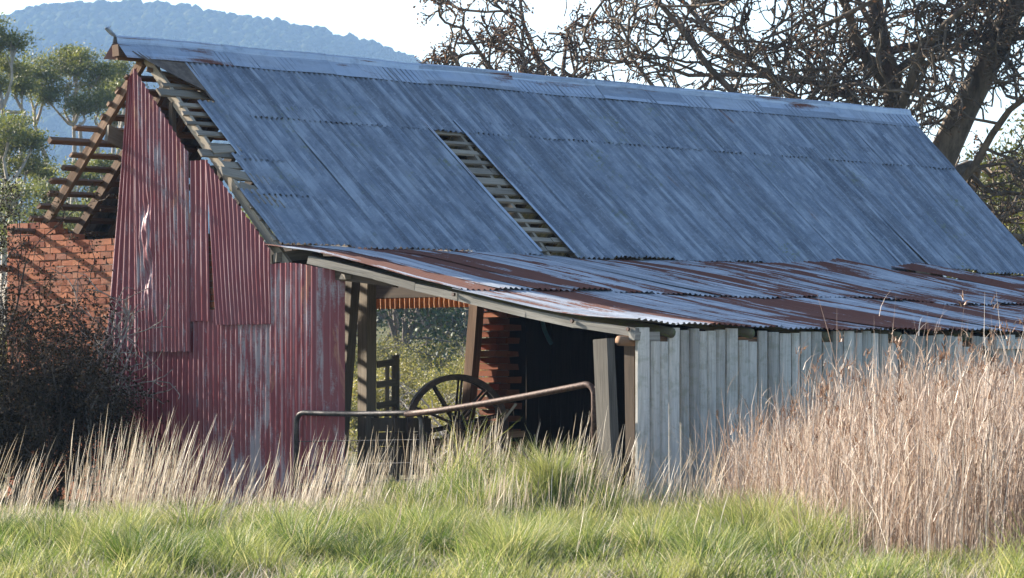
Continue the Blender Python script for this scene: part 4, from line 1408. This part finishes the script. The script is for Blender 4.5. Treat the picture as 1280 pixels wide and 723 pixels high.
# bare pale twig shrub in the bay
def twiggy(name, base, heads, label, mat, cat="shrub", leaf=None, levels=4, rs=1.0):
    global RNG
    random.seed(zlib.crc32((label + str(SEED_)).encode())); RNG = np.random.default_rng(zlib.crc32(label.encode()))
    t = thing(name, base, label, cat)
    m, tips = MB(), []
    cfg = [dict(seg=6, gnarl=.18, up=.03, rmin=.008 * rs, taper=.45, sides=5),
           dict(count=(5, 7), seg=5, gnarl=.28, up=.03, rmin=.006 * rs, taper=.5, sides=4, angle=(25, 70), rscale=.6, lscale=.55, **{'from': .2}),
           dict(count=(4, 6), seg=4, gnarl=.32, up=.02, rmin=.005 * rs, taper=.6, sides=3, angle=(25, 75), rscale=.6, lscale=.55, **{'from': .15}),
           dict(count=(3, 4), seg=3, gnarl=.35, up=.0, rmin=.004 * rs, taper=.7, sides=3, angle=(25, 75), rscale=.7, lscale=.5, **{'from': .15})][:levels]
    for (p, d, r, L) in heads:
        grow(m, tips, Vector(p), Vector(d).normalized(), r, L, 0, cfg)
    m.build("twigs", mat, t)
    if leaf:
        pts = [p for p, d in tips]
        random.shuffle(pts)
        leaf_cloud("foliage", pts[:leaf[0]], leaf[1], leaf[2], leaf[3], .6, DARKL, t)
    return t
b = gpt(600, 64)
twiggy("twiggy_shrub", b, [(b, (-.5, 0, 1), .03, 1.8), (b, (-.9, 0, .9), .03, 2.0), (b, (-.1, 0, 1), .03, 2.2), (b, (-1.2, 0, .5), .03, 1.8), (b, (.3, 0, 1), .03, 1.8)],
       "leafless pale grey twiggy shrub behind the slanting brown post", mat_bark("pale_twig_bark", (.25, .23, .21), (.42, .40, .37), 20), rs=1.3)
# dark bush against the brick corner and gable
for (px, Y, hg, w, lab) in ((-130, 46.8, 4.6, 1.7, "tall dark bush at the far left beyond the brick corner"), (-22, 45.2, 3.1, 1.2, "dark tangled bush covering the brick corner at the left edge"), (52, 44.8, 2.3, .72, "dark tangled bush at the foot of the brick wall beside the red sheeting")):
    b = gpt(px, Y)
    hs = []
    for s in range(14):
        a = random.uniform(0, 6.28)
        r = random.random() ** .5
        hs.append((b + Vector((math.cos(a) * r * w * .8, math.sin(a) * r * w * .35, -.1)), (math.cos(a) * .3, math.sin(a) * .2, 1), .025, hg * random.uniform(.6, .85)))
    twiggy("dark_bush", b, hs, lab, BARK_B, "bush", (9500, 9, .08, .042))
b = gpt(112, 44.3)
twiggy("bare_sapling", b, [(b + Z * 1.2, (.5, 0, .62), .014, 1.5), (b + Z * 1.0, (.8, 0, .62), .014, 1.5), (b + Z * .9, (-.1, 0, 1), .014, 2.2), (b + Z * 1.4, (.25, 0, .5), .012, 1.2), (b, (0, 0, 1), .02, 1.6)],
       "thin bare grey twigs sprawling over the corner of the red sheeting", mat_bark("ash_twig_bark", (.14, .12, .10), (.30, .27, .24), 20), levels=3, rs=1.2)

# ------------------------------------------------------------------ haze, one closed box of thin air round everything
m = MB()
m.box(Vector((0, 1880, 168)), 5400, 4000, 350, Vector((1, 0, 0)), Vector((0, 1, 0)), Z)
t = NT("haze_air")
pv_ = t.n("ShaderNodeVolumePrincipled")
pv_.inputs['Color'].default_value = (0.36, 0.60, 1.0, 1)
pv_.inputs['Density'].default_value = 0.00014
pv_.inputs['Anisotropy'].default_value = 0.2
t.l(pv_.outputs[0], t.out.inputs['Volume'])
hz = m.build("haze", t.m)
tag(hz, "thin blue air between the barn and the far hill", "haze", kind='stuff')
